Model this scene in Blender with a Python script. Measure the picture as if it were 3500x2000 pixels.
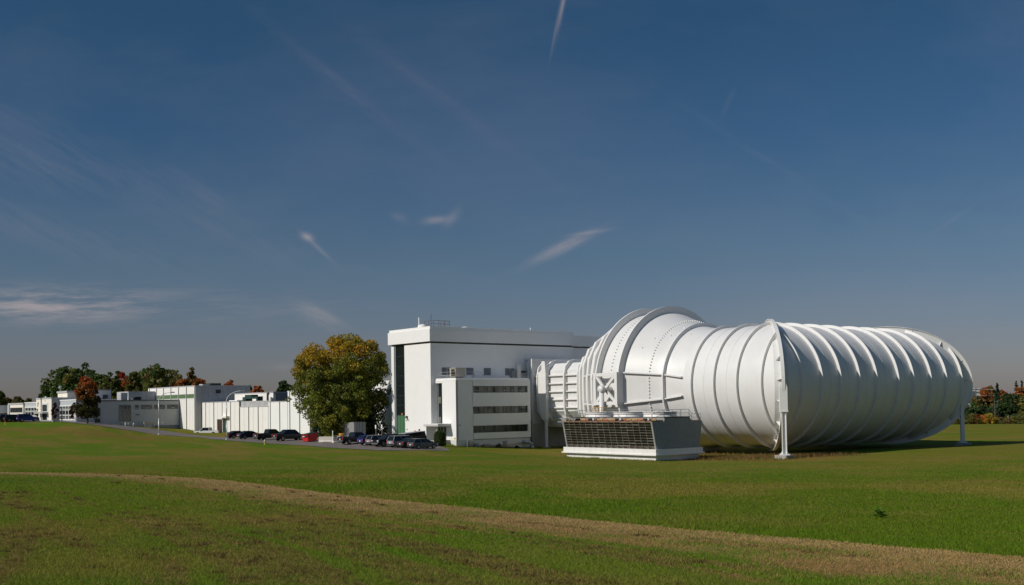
import bpy, math, random
import numpy as np
from mathutils import Vector, Matrix

for _o in list(bpy.data.objects):
    bpy.data.objects.remove(_o)
SC = bpy.context.scene
COL = SC.collection
random.seed(11)
RNG = np.random.default_rng(11)

# ------------------------------------------------------------------ camera
H, F, PIT, ROL, YC, XC = 6.424, 3661.6, 0.0333, -0.0156, 1264.5, 1750.0
_f = np.array([0, math.cos(PIT), math.sin(PIT)])
_u0 = np.array([0, -math.sin(PIT), math.cos(PIT)])
_r0 = np.array([1.0, 0, 0])
CR = math.cos(ROL) * _r0 + math.sin(ROL) * _u0
CU = -math.sin(ROL) * _r0 + math.cos(ROL) * _u0
cd = bpy.data.cameras.new('camera')
cam = bpy.data.objects.new('camera', cd)
COL.objects.link(cam)
cam.matrix_world = Matrix(((CR[0], CU[0], -_f[0], 0), (CR[1], CU[1], -_f[1], 0), (CR[2], CU[2], -_f[2], H), (0, 0, 0, 1)))
cd.sensor_width = 36.0
cd.lens = 36.0 * F / 3500.0
cd.shift_y = (YC - 1000.0) / 3500.0
cd.clip_start = 0.5
cd.clip_end = 6000
SC.camera = cam
SC.view_settings.view_transform = 'Standard'
SC.view_settings.look = 'None'
SC.view_settings.gamma = 1.0
SC.view_settings.use_curve_mapping = False
SC.view_settings.exposure = 0.57
SC.render.resolution_x, SC.render.resolution_y = 1024, 585

# site frame: the buildings and the tunnel share two axes, RV (r) and LV (l)
TH = 0.68
LV = np.array([-math.sin(TH), math.cos(TH)])
RV = np.array([math.cos(TH), math.sin(TH)])
C0 = np.array([37.25, 154.74])      # centre of the near tunnel corner
CZ, GZ = 8.81, -1.156               # tunnel axis height, ground under the tunnel

def fw(r, l, z=0.0):
    p = C0 + l * LV + r * RV
    return np.array([p[0], p[1], z])
def ray(px, py):
    d = _f + CR * (px - XC) / F - CU * (py - YC) / F
    return d / d[1]
def at(px, py, d):
    return np.array([0, 0, H]) + d * ray(px, py)
def onr(px, py, r):                 # pixel -> (l, z) on a wall of constant r
    d = ray(px, py)
    q = np.linalg.solve(np.stack([LV, -d[:2]], 1), -(C0 + r * RV))
    return q[0], H + q[1] * d[2]
def onl(px, py, l):                 # pixel -> (r, z) on a wall of constant l
    d = ray(px, py)
    q = np.linalg.solve(np.stack([RV, -d[:2]], 1), -(C0 + l * LV))
    return q[0], H + q[1] * d[2]
def rl(p):
    d = np.array(p[:2]) - C0
    return d @ RV, d @ LV

# ------------------------------------------------------------------ light
SUN_EL = math.radians(35.0)
_s = -RV * math.cos(math.radians(11.5)) + LV * math.sin(math.radians(11.5))
SUN_AZ = math.atan2(_s[0], _s[1])   # clockwise from +Y
sd = Vector((_s[0] * math.cos(SUN_EL), _s[1] * math.cos(SUN_EL), math.sin(SUN_EL)))
sl = bpy.data.lights.new('sun', 'SUN')
sl.energy = 2.42
sl.angle = math.radians(0.53)
sl.color = (1.0, 0.945, 0.86)
so = bpy.data.objects.new('sun', sl)
COL.objects.link(so)
so.rotation_euler = (-sd).to_track_quat('-Z', 'Y').to_euler()
so.location = (-60, -20, 80)

world = bpy.data.worlds.new('World')
SC.world = world
world.use_nodes = True
WN = world.node_tree
WN.nodes.clear()
def wn(t, **kw):
    n = WN.nodes.new(t)
    for k, v in kw.items():
        setattr(n, k, v)
    return n
def wm(op, a, b=None, c=None):
    n = wn('ShaderNodeMath', operation=op)
    for i, v in enumerate((a, b, c)):
        if v is None:
            continue
        if isinstance(v, (int, float)):
            n.inputs[i].default_value = v
        else:
            WN.links.new(v, n.inputs[i])
    return n.outputs[0]
sky = wn('ShaderNodeTexSky', sky_type='NISHITA')
sky.sun_disc = False
sky.sun_elevation = SUN_EL
sky.sun_rotation = SUN_AZ
sky.altitude = 100
sky.air_density = 1.0
sky.dust_density = 0.6
sky.ozone_density = 2.0
tc = wn('ShaderNodeTexCoord')
sep = wn('ShaderNodeSeparateXYZ')
WN.links.new(tc.outputs['Generated'], sep.inputs[0])
EL = wm('ARCSINE', sep.outputs[2])
AZ = wm('ARCTAN2', sep.outputs[0], sep.outputs[1])
# the sky is deeper than a clear standard sky (polarised autumn light): tint by elevation, same at every azimuth
ramp = wn('ShaderNodeValToRGB')
cr = ramp.color_ramp
SKY_STOPS = [(0.0, (0.232, 0.220, 0.280)), (0.035, (0.230, 0.225, 0.283)), (0.084, (0.198, 0.236, 0.280)), (0.153, (0.136, 0.22, 0.287)), (0.22, (0.118, 0.218, 0.277)), (0.5, (0.26, 0.38, 0.45)), (1.0, (0.40, 0.53, 0.60))]
while len(cr.elements) < len(SKY_STOPS):
    cr.elements.new(0.5)
for e, (p, c) in zip(cr.elements, SKY_STOPS):
    e.position = p
    e.color = (*c, 1)
WN.links.new(wm('DIVIDE', EL, math.pi / 2), ramp.inputs[0])
mul = wn('ShaderNodeMix', data_type='RGBA', blend_type='MULTIPLY')
mul.inputs[0].default_value = 1
WN.links.new(sky.outputs[0], mul.inputs[6])
WN.links.new(ramp.outputs[0], mul.inputs[7])
# thin cirrus and a contrail, placed by direction
nz = wn('ShaderNodeTexNoise')
nz.inputs['Scale'].default_value = 1.0
nz.inputs['Detail'].default_value = 6
nz.inputs['Roughness'].default_value = 0.62
CN = {}
def cnoise(ang):
    """one wind-drawn noise field per streak direction, shared by all clouds that lie that way"""
    key = min((0.05, -0.5, 0.45, 1.3), key=lambda a_: abs(a_ - ang))
    if key in CN:
        return CN[key]
    ca, sa = math.cos(key), math.sin(key)
    cx = wn('ShaderNodeCombineXYZ')
    WN.links.new(wm('MULTIPLY', wm('ADD', wm('MULTIPLY', AZ, ca), wm('MULTIPLY', EL, sa)), 16.0), cx.inputs[0])
    WN.links.new(wm('MULTIPLY', wm('SUBTRACT', wm('MULTIPLY', EL, ca), wm('MULTIPLY', AZ, sa)), 130.0), cx.inputs[1])
    cx.inputs[2].default_value = key * 7
    n = wn('ShaderNodeTexNoise')
    n.inputs['Scale'].default_value = 1.0
    n.inputs['Detail'].default_value = 6
    n.inputs['Roughness'].default_value = 0.66
    WN.links.new(cx.outputs[0], n.inputs['Vector'])
    CN[key] = n
    return n
def wcloud(px, py, ang, a, b, amp, lo=0.35, hi=0.75, sx=40, sy=160, seed=0.0):
    d = ray(px, py)
    az0 = math.atan2(d[0], d[1]); el0 = math.atan2(d[2], math.hypot(d[0], d[1]))
    ca, sa = math.cos(ang), math.sin(ang)
    da = wm('SUBTRACT', AZ, az0); de = wm('SUBTRACT', EL, el0)
    uu = wm('ADD', wm('MULTIPLY', da, ca), wm('MULTIPLY', de, sa))
    vv = wm('SUBTRACT', wm('MULTIPLY', de, ca), wm('MULTIPLY', da, sa))
    q = wm('ADD', wm('POWER', wm('ABSOLUTE', wm('DIVIDE', uu, a / F)), 2.0), wm('POWER', wm('ABSOLUTE', wm('DIVIDE', vv, b / F)), 2.0))
    g = wm('EXPONENT', wm('MULTIPLY', q, -1.0))
    n = cnoise(ang)
    mr = wn('ShaderNodeMapRange', interpolation_type='SMOOTHSTEP')
    mr.inputs[1].default_value = lo
    mr.inputs[2].default_value = hi
    WN.links.new(n.outputs[0], mr.inputs[0])
    return wm('MULTIPLY', wm('MULTIPLY', g, mr.outputs[0]), amp)
CL = [wcloud(170, 1042, 0.02, 270, 46, 0.62, 0.38, 0.68, 14, 120, 1.0), wcloud(750, 1040, 0.02, 420, 60, 0.13, 0.3, 0.8, 12, 90, 2.0),
      wcloud(1090, 1080, -0.45, 75, 26, 0.30, 0.25, 0.7, 40, 70, 3.0), wcloud(1925, 845, 0.42, 105, 16, 0.42, 0.2, 0.62, 20, 110, 4.0),
      wcloud(2010, 796, 0.12, 62, 6, 0.25, 0.2, 0.6, 20, 110, 5.0), wcloud(1050, 810, -0.3, 20, 12, 0.36, 0.1, 0.6, 60, 90, 6.0),
      wcloud(1085, 845, -0.75, 60, 7, 0.16, 0.1, 0.6, 40, 90, 7.0), wcloud(1490, 752, 0.1, 40, 12, 0.28, 0.1, 0.6, 50, 90, 8.0),
      wcloud(1545, 745, 0.9, 36, 16, 0.13, 0.1, 0.6, 50, 90, 9.0), wcloud(1365, 742, -0.4, 28, 14, 0.12, 0.1, 0.6, 50, 90, 9.5),
      wcloud(1922, 20, 1.33, 72, 7, 0.32, 0.15, 0.55, 30, 160, 10.0), wcloud(1895, 120, 1.36, 65, 4, 0.12, 0.1, 0.5, 30, 160, 11.0),
      wcloud(1180, 300, -0.62, 330, 22, 0.05, 0.2, 0.7, 10, 60, 12.0), wcloud(1500, 330, -0.62, 330, 26, 0.04, 0.2, 0.7, 10, 60, 13.0),
      wcloud(330, 560, -0.42, 620, 70, 0.07, 0.25, 0.75, 6, 30, 14.0), wcloud(60, 560, -0.35, 180, 55, 0.10, 0.2, 0.7, 14, 50, 15.0),
      wcloud(80, 760, -0.25, 380, 60, 0.09, 0.2, 0.7, 12, 50, 16.0), wcloud(690, 650, -0.5, 110, 25, 0.05, 0.2, 0.7, 20, 50, 17.0),
      wcloud(2640, 560, -0.62, 330, 14, 0.035, 0.2, 0.7, 10, 60, 18.0), wcloud(2490, 350, 1.1, 45, 9, 0.04, 0.1, 0.6, 30, 60, 19.0),
      wcloud(3250, 755, 0.55, 70, 5, 0.045, 0.1, 0.6, 30, 60, 20.0), wcloud(960, 1255, 0.0, 60, 12, 0.10, 0.2, 0.7, 30, 60, 21.0)]
tot = CL[0]
for k in CL[1:]:
    tot = wm('ADD', tot, k)
# very faint veil of high cirrus over the whole sky
veil_c = wn('ShaderNodeMapping')
veil_c.inputs['Rotation'].default_value = (0.3, 0.2, 0.5)
veil_c.inputs['Scale'].default_value = (1.2, 5.0, 4.0)
WN.links.new(tc.outputs['Generated'], veil_c.inputs[0])
WN.links.new(veil_c.outputs[0], nz.inputs['Vector'])
vr = wn('ShaderNodeMapRange')
vr.inputs[1].default_value = 0.45
vr.inputs[2].default_value = 0.8
vr.inputs[4].default_value = 0.10
WN.links.new(nz.outputs[0], vr.inputs[0])
tot = wm('MINIMUM', wm('ADD', tot, vr.outputs[0]), 0.9)
cmix = wn('ShaderNodeMix', data_type='RGBA', blend_type='MIX')
WN.links.new(tot, cmix.inputs[0])
WN.links.new(mul.outputs[2], cmix.inputs[6])
CLOUD_COL = (3.15, 2.65, 2.6)
cmix.inputs[7].default_value = (*CLOUD_COL, 1)
bg = wn('ShaderNodeBackground')
bg.inputs[1].default_value = 0.10
WN.links.new(cmix.outputs[2], bg.inputs[0])
wo = wn('ShaderNodeOutputWorld')
WN.links.new(bg.outputs[0], wo.inputs[0])

# ------------------------------------------------------------------ materials
MATS = {}
def mat(name, col, rough=0.6, var=0.12, scale=1.5, metal=0.0, spec=0.5, bump=0.0, bscale=20.0, streak=0.0, dirt=None, stretch=None, lines=None, coat=0.0):
    """procedural paint: noise-varied colour, optional vertical rain streaks, optional corrugation lines"""
    if name in MATS:
        return MATS[name]
    m = bpy.data.materials.new(name)
    m.use_nodes = True
    nt = m.node_tree
    b = nt.nodes['Principled BSDF']
    b.inputs['Roughness'].default_value = rough
    b.inputs['Metallic'].default_value = metal
    b.inputs['Specular IOR Level'].default_value = spec
    b.inputs['Coat Weight'].default_value = coat
    t = nt.nodes.new('ShaderNodeTexCoord')
    mp = nt.nodes.new('ShaderNodeMapping')
    if stretch:
        mp.inputs['Scale'].default_value = stretch
    nt.links.new(t.outputs['Object'], mp.inputs[0])
    n = nt.nodes.new('ShaderNodeTexNoise')
    n.inputs['Scale'].default_value = scale
    n.inputs['Detail'].default_value = 6
    n.inputs['Roughness'].default_value = 0.65
    nt.links.new(mp.outputs[0], n.inputs['Vector'])
    r = nt.nodes.new('ShaderNodeValToRGB')
    r.color_ramp.elements[0].position = 0.3
    r.color_ramp.elements[1].position = 0.7
    d = dirt or tuple(c * (1 - 2 * var) for c in col)
    r.color_ramp.elements[0].color = (*[c * (1 - var) for c in col], 1)
    r.color_ramp.elements[1].color = (*[min(c * (1 + var * 0.6), 0.95) for c in col], 1)
    nt.links.new(n.outputs[0], r.inputs[0])
    out = r.outputs[0]
    if streak > 0:
        mp2 = nt.nodes.new('ShaderNodeMapping')
        mp2.inputs['Scale'].default_value = (1.6, 1.6, 0.10)
        nt.links.new(t.outputs['Object'], mp2.inputs[0])
        n2 = nt.nodes.new('ShaderNodeTexNoise')
        n2.inputs['Scale'].default_value = 1.3
        n2.inputs['Detail'].default_value = 7
        n2.inputs['Roughness'].default_value = 0.7
        nt.links.new(mp2.outputs[0], n2.inputs['Vector'])
        mr = nt.nodes.new('ShaderNodeMapRange')
        mr.inputs[1].default_value = 0.52
        mr.inputs[2].default_value = 0.78
        mr.inputs[4].default_value = streak
        nt.links.new(n2.outputs[0], mr.inputs[0])
        mx = nt.nodes.new('ShaderNodeMix')
        mx.data_type = 'RGBA'
        nt.links.new(mr.outputs[0], mx.inputs[0])
        nt.links.new(out, mx.inputs[6])
        mx.inputs[7].default_value = (*d, 1)
        out = mx.outputs[2]
    nt.links.new(out, b.inputs['Base Color'])
    src = None
    if lines:
        w = nt.nodes.new('ShaderNodeTexWave')
        w.bands_direction = lines[0]
        w.inputs['Scale'].default_value = lines[1]
        nt.links.new(t.outputs['Object'], w.inputs['Vector'])
        src = w.outputs['Fac']
        bstr = lines[2]
    elif bump > 0:
        n3 = nt.nodes.new('ShaderNodeTexNoise')
        n3.inputs['Scale'].default_value = bscale
        n3.inputs['Detail'].default_value = 5
        nt.links.new(t.outputs['Object'], n3.inputs['Vector'])
        src = n3.outputs[0]
        bstr = bump
    if src is not None:
        bp = nt.nodes.new('ShaderNodeBump')
        bp.inputs['Strength'].default_value = bstr
        bp.inputs['Distance'].default_value = 0.05
        nt.links.new(src, bp.inputs['Height'])
        nt.links.new(bp.outputs[0], b.inputs['Normal'])
    MATS[name] = m
    return m
def glass(name, col=(0.012, 0.018, 0.018), rough=0.06):
    if name in MATS:
        return MATS[name]
    m = mat(name, col, rough, 0.25, 0.6, spec=0.6)
    return m
def attr_mat(name, rough=0.6, trans=0.3, attr='tint', spec=0.2):
    if name in MATS:
        return MATS[name]
    m = bpy.data.materials.new(name)
    m.use_nodes = True
    nt = m.node_tree
    b = nt.nodes['Principled BSDF']
    b.inputs['Roughness'].default_value = rough
    b.inputs['Specular IOR Level'].default_value = spec
    a = nt.nodes.new('ShaderNodeAttribute')
    a.attribute_name = attr
    nt.links.new(a.outputs['Color'], b.inputs['Base Color'])
    if trans > 0:
        tr = nt.nodes.new('ShaderNodeBsdfTranslucent')
        nt.links.new(a.outputs['Color'], tr.inputs[0])
        mx = nt.nodes.new('ShaderNodeMixShader')
        mx.inputs[0].default_value = trans
        nt.links.new(b.outputs[0], mx.inputs[1])
        nt.links.new(tr.outputs[0], mx.inputs[2])
        nt.links.new(mx.outputs[0], nt.nodes['Material Output'].inputs[0])
    MATS[name] = m
    return m

# ------------------------------------------------------------------ mesh helpers
ORG = {}
class MB:
    def __init__(s):
        s.v, s.f = [], []
    def add(s, vs, fs):
        b = len(s.v)
        s.v += [tuple(map(float, p)) for p in vs]
        s.f += [tuple(b + i for i in f) for f in fs]
        return s
    def hexa(s, p):
        return s.add(p, [(0, 3, 2, 1), (4, 5, 6, 7), (0, 1, 5, 4), (1, 2, 6, 5), (2, 3, 7, 6), (3, 0, 4, 7)])
    def box(s, x0, x1, y0, y1, z0, z1):
        x0, x1 = min(x0, x1), max(x0, x1); y0, y1 = min(y0, y1), max(y0, y1); z0, z1 = min(z0, z1), max(z0, z1)
        return s.hexa([(x0, y0, z0), (x1, y0, z0), (x1, y1, z0), (x0, y1, z0), (x0, y0, z1), (x1, y0, z1), (x1, y1, z1), (x0, y1, z1)])
    def obox(s, c, ax, ay, az):
        c, ax, ay, az = map(lambda q: np.array(q, float), (c, ax, ay, az))
        return s.hexa([c - ax - ay - az, c + ax - ay - az, c + ax + ay - az, c - ax + ay - az, c - ax - ay + az, c + ax - ay + az, c + ax + ay + az, c - ax + ay + az])
    def prism(s, outline, axis, a, b):
        n = len(outline)
        def put(q, t):
            return {'x': (t, q[0], q[1]), 'y': (q[0], t, q[1]), 'z': (q[0], q[1], t)}[axis]
        return s.add([put(q, a) for q in outline] + [put(q, b) for q in outline],
                     [tuple(range(n))[::-1], tuple(range(n, 2 * n))] + [(i, (i + 1) % n, n + (i + 1) % n, n + i) for i in range(n)])
    def tube(s, p, q, r, r2=None, n=8):
        r2 = r if r2 is None else r2
        p, q = np.array(p, float), np.array(q, float)
        d = q - p; d = d / (np.linalg.norm(d) + 1e-9)
        h = np.array([0, 0, 1.0]) if abs(d[2]) < 0.9 else np.array([1.0, 0, 0])
        a = np.cross(d, h); a /= np.linalg.norm(a); b = np.cross(d, a)
        vs = []
        for c, rr in ((p, r), (q, r2)):
            for i in range(n):
                t = 2 * math.pi * i / n
                vs.append(c + rr * (math.cos(t) * a + math.sin(t) * b))
        return s.add(vs, [(i, (i + 1) % n, n + (i + 1) % n, n + i) for i in range(n)] + [tuple(range(n))[::-1], tuple(range(n, 2 * n))])
    def path(s, pts, r, n=6, r2=None):
        m = len(pts) - 1
        for i in range(m):
            ra = r if r2 is None else r + (r2 - r) * i / m
            rb = r if r2 is None else r + (r2 - r) * (i + 1) / m
            s.tube(pts[i], pts[i + 1], ra, rb, n)
        return s
    def lathe(s, prof, c=(0, 0, 0), n=24, cap=True):
        m = len(prof)
        vs = []
        for (r, z) in prof:
            for i in range(n):
                t = 2 * math.pi * i / n
                vs.append((c[0] + r * math.cos(t), c[1] + r * math.sin(t), c[2] + z))
        fs = [(k * n + i, k * n + (i + 1) % n, (k + 1) * n + (i + 1) % n, (k + 1) * n + i) for k in range(m - 1) for i in range(n)]
        if cap:
            fs += [tuple(range(n))[::-1], tuple(range((m - 1) * n, m * n))]
        return s.add(vs, fs)
    def build(s, name, m, parent=None, smooth=False, label=None, kind=None):
        o = ORG.get(parent.name if parent else None, (0, 0, 0))
        me = bpy.data.meshes.new(name)
        me.from_pydata([(x - o[0], y - o[1], z - o[2]) for x, y, z in s.v], [], s.f)
        if smooth:
            me.polygons.foreach_set('use_smooth', [True] * len(me.polygons))
        me.materials.append(m)
        ob = bpy.data.objects.new(name, me)
        COL.objects.link(ob)
        if parent:
            ob.parent = parent
            ORG[ob.name] = o
        if label:
            ob['label'] = label
        if kind:
            ob['kind'] = kind
        return ob
def tag(o, label, cat, group=None):
    o['label'] = label
    o['category'] = cat
    if group:
        o['group'] = group
    return o
def thing(name, label, cat, loc, rot=0.0, group=None):      # an Empty at the base of a thing; parts in its own coordinates
    o = bpy.data.objects.new(name, None)
    COL.objects.link(o)
    o.location = [float(q) for q in loc]
    o.rotation_euler = (0, 0, rot)
    o.empty_display_size = 0.3
    ORG[o.name] = (0, 0, 0)
    return tag(o, label, cat, group)
def site(name, label, cat, r, l, z, group=None):            # the same, parts given in site coordinates (r, l, z)
    o = thing(name, label, cat, fw(r, l, z), TH, group)
    ORG[o.name] = (r, l, z)
    return o
def inst(o, parent, loc=None, name=None):                   # a copy that shares its mesh
    c = o.copy()
    COL.objects.link(c)
    c.parent = parent
    if loc is not None:
        c.location = loc
    ORG[c.name] = ORG.get(o.name, (0, 0, 0))
    return c
def copy_thing(root, loc, rot):
    r = root.copy()
    COL.objects.link(r)
    r.location = loc
    r.rotation_euler = (0, 0, rot)
    for ch in list(root.children):
        c = ch.copy(); COL.objects.link(c); c.parent = r
        for g in list(ch.children):
            d = g.copy(); COL.objects.link(d); d.parent = c
    return r
def mesh_np(name, verts, faces_n, m, cols=None, parent=None, attr='tint'):
    """verts (N, k, 3): N separate k-gons"""
    n, k, _ = verts.shape
    me = bpy.data.meshes.new(name)
    me.vertices.add(n * k)
    me.vertices.foreach_set('co', verts.reshape(-1).astype(np.float32))
    me.loops.add(n * k)
    me.loops.foreach_set('vertex_index', np.arange(n * k, dtype=np.int32))
    me.polygons.add(n)
    me.polygons.foreach_set('loop_start', np.arange(0, n * k, k, dtype=np.int32))
    me.polygons.foreach_set('loop_total', np.full(n, k, dtype=np.int32))
    if cols is not None:
        a = me.color_attributes.new(attr, 'FLOAT_COLOR', 'POINT')
        c4 = np.ones((n, k, 4), np.float32)
        c4[:, :, :3] = cols[:, None, :] if cols.ndim == 2 else cols
        a.data.foreach_set('color', c4.reshape(-1))
    me.update()
    me.materials.append(m)
    ob = bpy.data.objects.new(name, me)
    COL.objects.link(ob)
    if parent:
        ob.parent = parent
    return ob
def vnoise(x, y, seed=0, octaves=3):
    """value noise in 0..1"""
    x = np.asarray(x, float); y = np.asarray(y, float)
    out = np.zeros_like(x); amp = 1.0; tot = 0.0
    for k in range(octaves):
        g = np.random.default_rng(seed * 17 + k).random((64, 64))
        xi = np.floor(x).astype(int); yi = np.floor(y).astype(int)
        fx = x - xi; fy = y - yi
        fx = fx * fx * (3 - 2 * fx); fy = fy * fy * (3 - 2 * fy)
        a = g[xi % 64, yi % 64]; b = g[(xi + 1) % 64, yi % 64]; c = g[xi % 64, (yi + 1) % 64]; d = g[(xi + 1) % 64, (yi + 1) % 64]
        out += amp * ((a * (1 - fx) + b * fx) * (1 - fy) + (c * (1 - fx) + d * fx) * fy)
        tot += amp; amp *= 0.5; x = x * 2.03 + 5.1; y = y * 2.03 + 3.7
    return out / tot
# ------------------------------------------------------------------ terrain
_pts = []
def cp(px, py, d):
    p = at(px, py, d); _pts.append((p[0], p[1], p[2]))
def cs(r, l, z):
    p = fw(r, l, z); _pts.append((p[0], p[1], z))
for q in [(1750, 2000, 16), (1750, 1900, 22.5), (1750, 1800, 35), (1750, 1720, 51), (1750, 1640, 80), (1750, 1600, 104), (1750, 1565, 133),
          (0, 2000, 16), (0, 1800, 36), (0, 1620, 95), (0, 1560, 140), (0, 1500, 185), (0, 1465, 225), (3500, 1930, 18), (3500, 1800, 32), (3500, 1700, 51), (3500, 1600, 92), (3500, 1540, 135), (3500, 1490, 200),
          (900, 1700, 60), (900, 1620, 95), (900, 1560, 138), (450, 1560, 140), (450, 1515, 178), (1300, 1570, 133), (2700, 1640, 82), (3400, 1447.5, 275), (3250, 1449, 272), (200, 1475, 212), (300, 1458, 216), (2950, 1590, 112)]:
    cp(*q)
for q in [(-24.86, 43, 0), (-9.3, 43, -0.78), (-5, 44, -0.9), (0, 0, GZ), (30, 0, GZ), (40, -8, GZ), (60, 0, GZ - 0.1), (-10, -10, GZ), (-23, 1, GZ), (-22.5, 18.5, -1.12), (0, 30, -1.05), (30, 40, -1.1), (0, 80, 0.0), (60, 80, -0.8),
          (-26, 57, 1.65), (-26.5, 50, 1.3), (-31, 57, 1.5), (-31, 44, 0.75), (-39.4, 31.6, 0.29), (-38.8, 51, 0.67), (-40.9, 63, 0.91), (-41.3, 68.5, 0.97), (-37.5, 95, 0.95), (-46.2, 82.7, 1.1), (-46.3, 114.9, 1.67), (-34, 75, 1.2),
          (-29.1, 134, 1.7), (-29.1, 120, 1.55), (-29.1, 86, 1.55), (-31, 139, 2.1), (-31, 143.4, 2.3), (-48.5, 143.4, 3.92), (-53.7, 143.4, 4.4), (-55.4, 155.4, 4.6), (-57, 165, 4.75), (-57, 185, 4.9), (-57, 200, 5.0), (-20, 165, 4.0), (0, 135, 2.0), (-31.2, 125.5, 0.88), (-35.2, 124.0, 1.66)]:
    cs(*q)
for q in [(100, 1444, 240), (30, 1446, 236)]:
    cp(*q)
for q in [(0, 0, 4.72), (0, 8, 4.35), (-20, 0, 4.8), (20, 0, 4.6), (0, -40, 5.2), (-60, -30, 5.2), (60, -30, 4.6), (-130, 60, 3.5), (120, 60, 1.6), (-220, 300, 5.0), (-160, 340, 5.5), (-90, 360, 5.2), (0, 330, 2.0), (150, 330, -0.8), (180, 230, -1.0), (230, 280, -1.0), (-190, 180, 3.0)]:
    _pts.append(q)
_P = np.array(_pts)
_S = 100.0
def _U(r):
    return np.where(r > 1e-9, r * r * np.log(r + 1e-12), 0.0)
_X = _P[:, :2] / _S
_n = len(_X)
_K = _U(np.linalg.norm(_X[:, None] - _X[None], axis=2)) + 2e-4 * np.eye(_n)
_A = np.zeros((_n + 3, _n + 3))
_A[:_n, :_n] = _K
_A[:_n, _n:] = np.c_[np.ones(_n), _X]
_A[_n:, :_n] = _A[:_n, _n:].T
_w = np.linalg.solve(_A, np.r_[_P[:, 2], 0, 0, 0])
def gz(x, y):
    x = np.atleast_1d(np.asarray(x, float)); y = np.atleast_1d(np.asarray(y, float))
    q = np.stack([x, y], -1) / _S
    z = _U(np.linalg.norm(q[:, None] - _X[None], axis=2)) @ _w[:_n] + _w[_n] + q @ _w[_n + 1:]
    d = np.hypot(x - 10, y - 150)
    t = np.clip((d - 240) / 160.0, 0, 1)
    t = t * t * (3 - 2 * t)
    far = np.where(x < 0, 4.2, 4.2 - 5.2 * np.clip(x / 120, 0, 1)) * np.clip(1.6 - d / 800, 0.25, 1)
    return z * (1 - t) + far * t
def g1(x, y):
    return float(gz(x, y)[0])
def gs(r, l):
    p = fw(r, l)
    return g1(p[0], p[1])
def hit(px, py, dmax=420):
    d = ray(px, py)
    ds = np.linspace(6, dmax, 1600)
    h = H + ds * d[2] - gz(ds * d[0], ds * d[1])
    k = np.argmax(h < 0)
    if h[k] >= 0:
        k = len(ds) - 1
    a, b = ds[max(k - 1, 0)], ds[k]
    for _ in range(18):
        m = 0.5 * (a + b)
        if H + m * d[2] - g1(m * d[0], m * d[1]) < 0:
            b = m
        else:
            a = m
    p = np.array([b * d[0], b * d[1], 0.0])
    p[2] = g1(p[0], p[1])
    return p

# the mown edge that crosses the foreground: world line + gentle cubic
_edge = [(0, 1614), (343, 1620), (549, 1627), (728, 1641), (961, 1665), (1058, 1678), (1250, 1699), (1648, 1737), (1750, 1754), (2038, 1782), (2299, 1809), (2574, 1833), (2780, 1852), (3089, 1860), (3261, 1878), (3500, 1919)]
_E = np.array([hit(*q)[:2] for q in _edge])
_dir = _E[0] - _E[-1]; _dir /= np.linalg.norm(_dir)
_nrm = np.array([-_dir[1], _dir[0]])
if _nrm @ (np.array([0, 200.0]) - _E[5]) < 0:
    _nrm = -_nrm
_O = _E[8]
_ue = (_E - _O) @ _dir; _ve = (_E - _O) @ _nrm
_pc = np.polyfit(_ue, _ve, 5)
_ulo, _uhi = _ue.min(), _ue.max()
def strip_uv(x, y):
    q = np.stack([np.asarray(x, float), np.asarray(y, float)], -1) - _O
    u = q @ _dir; v = q @ _nrm
    uc = np.clip(u, _ulo - 5, _uhi + 10)
    return u, v - np.polyval(_pc, uc)
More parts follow.
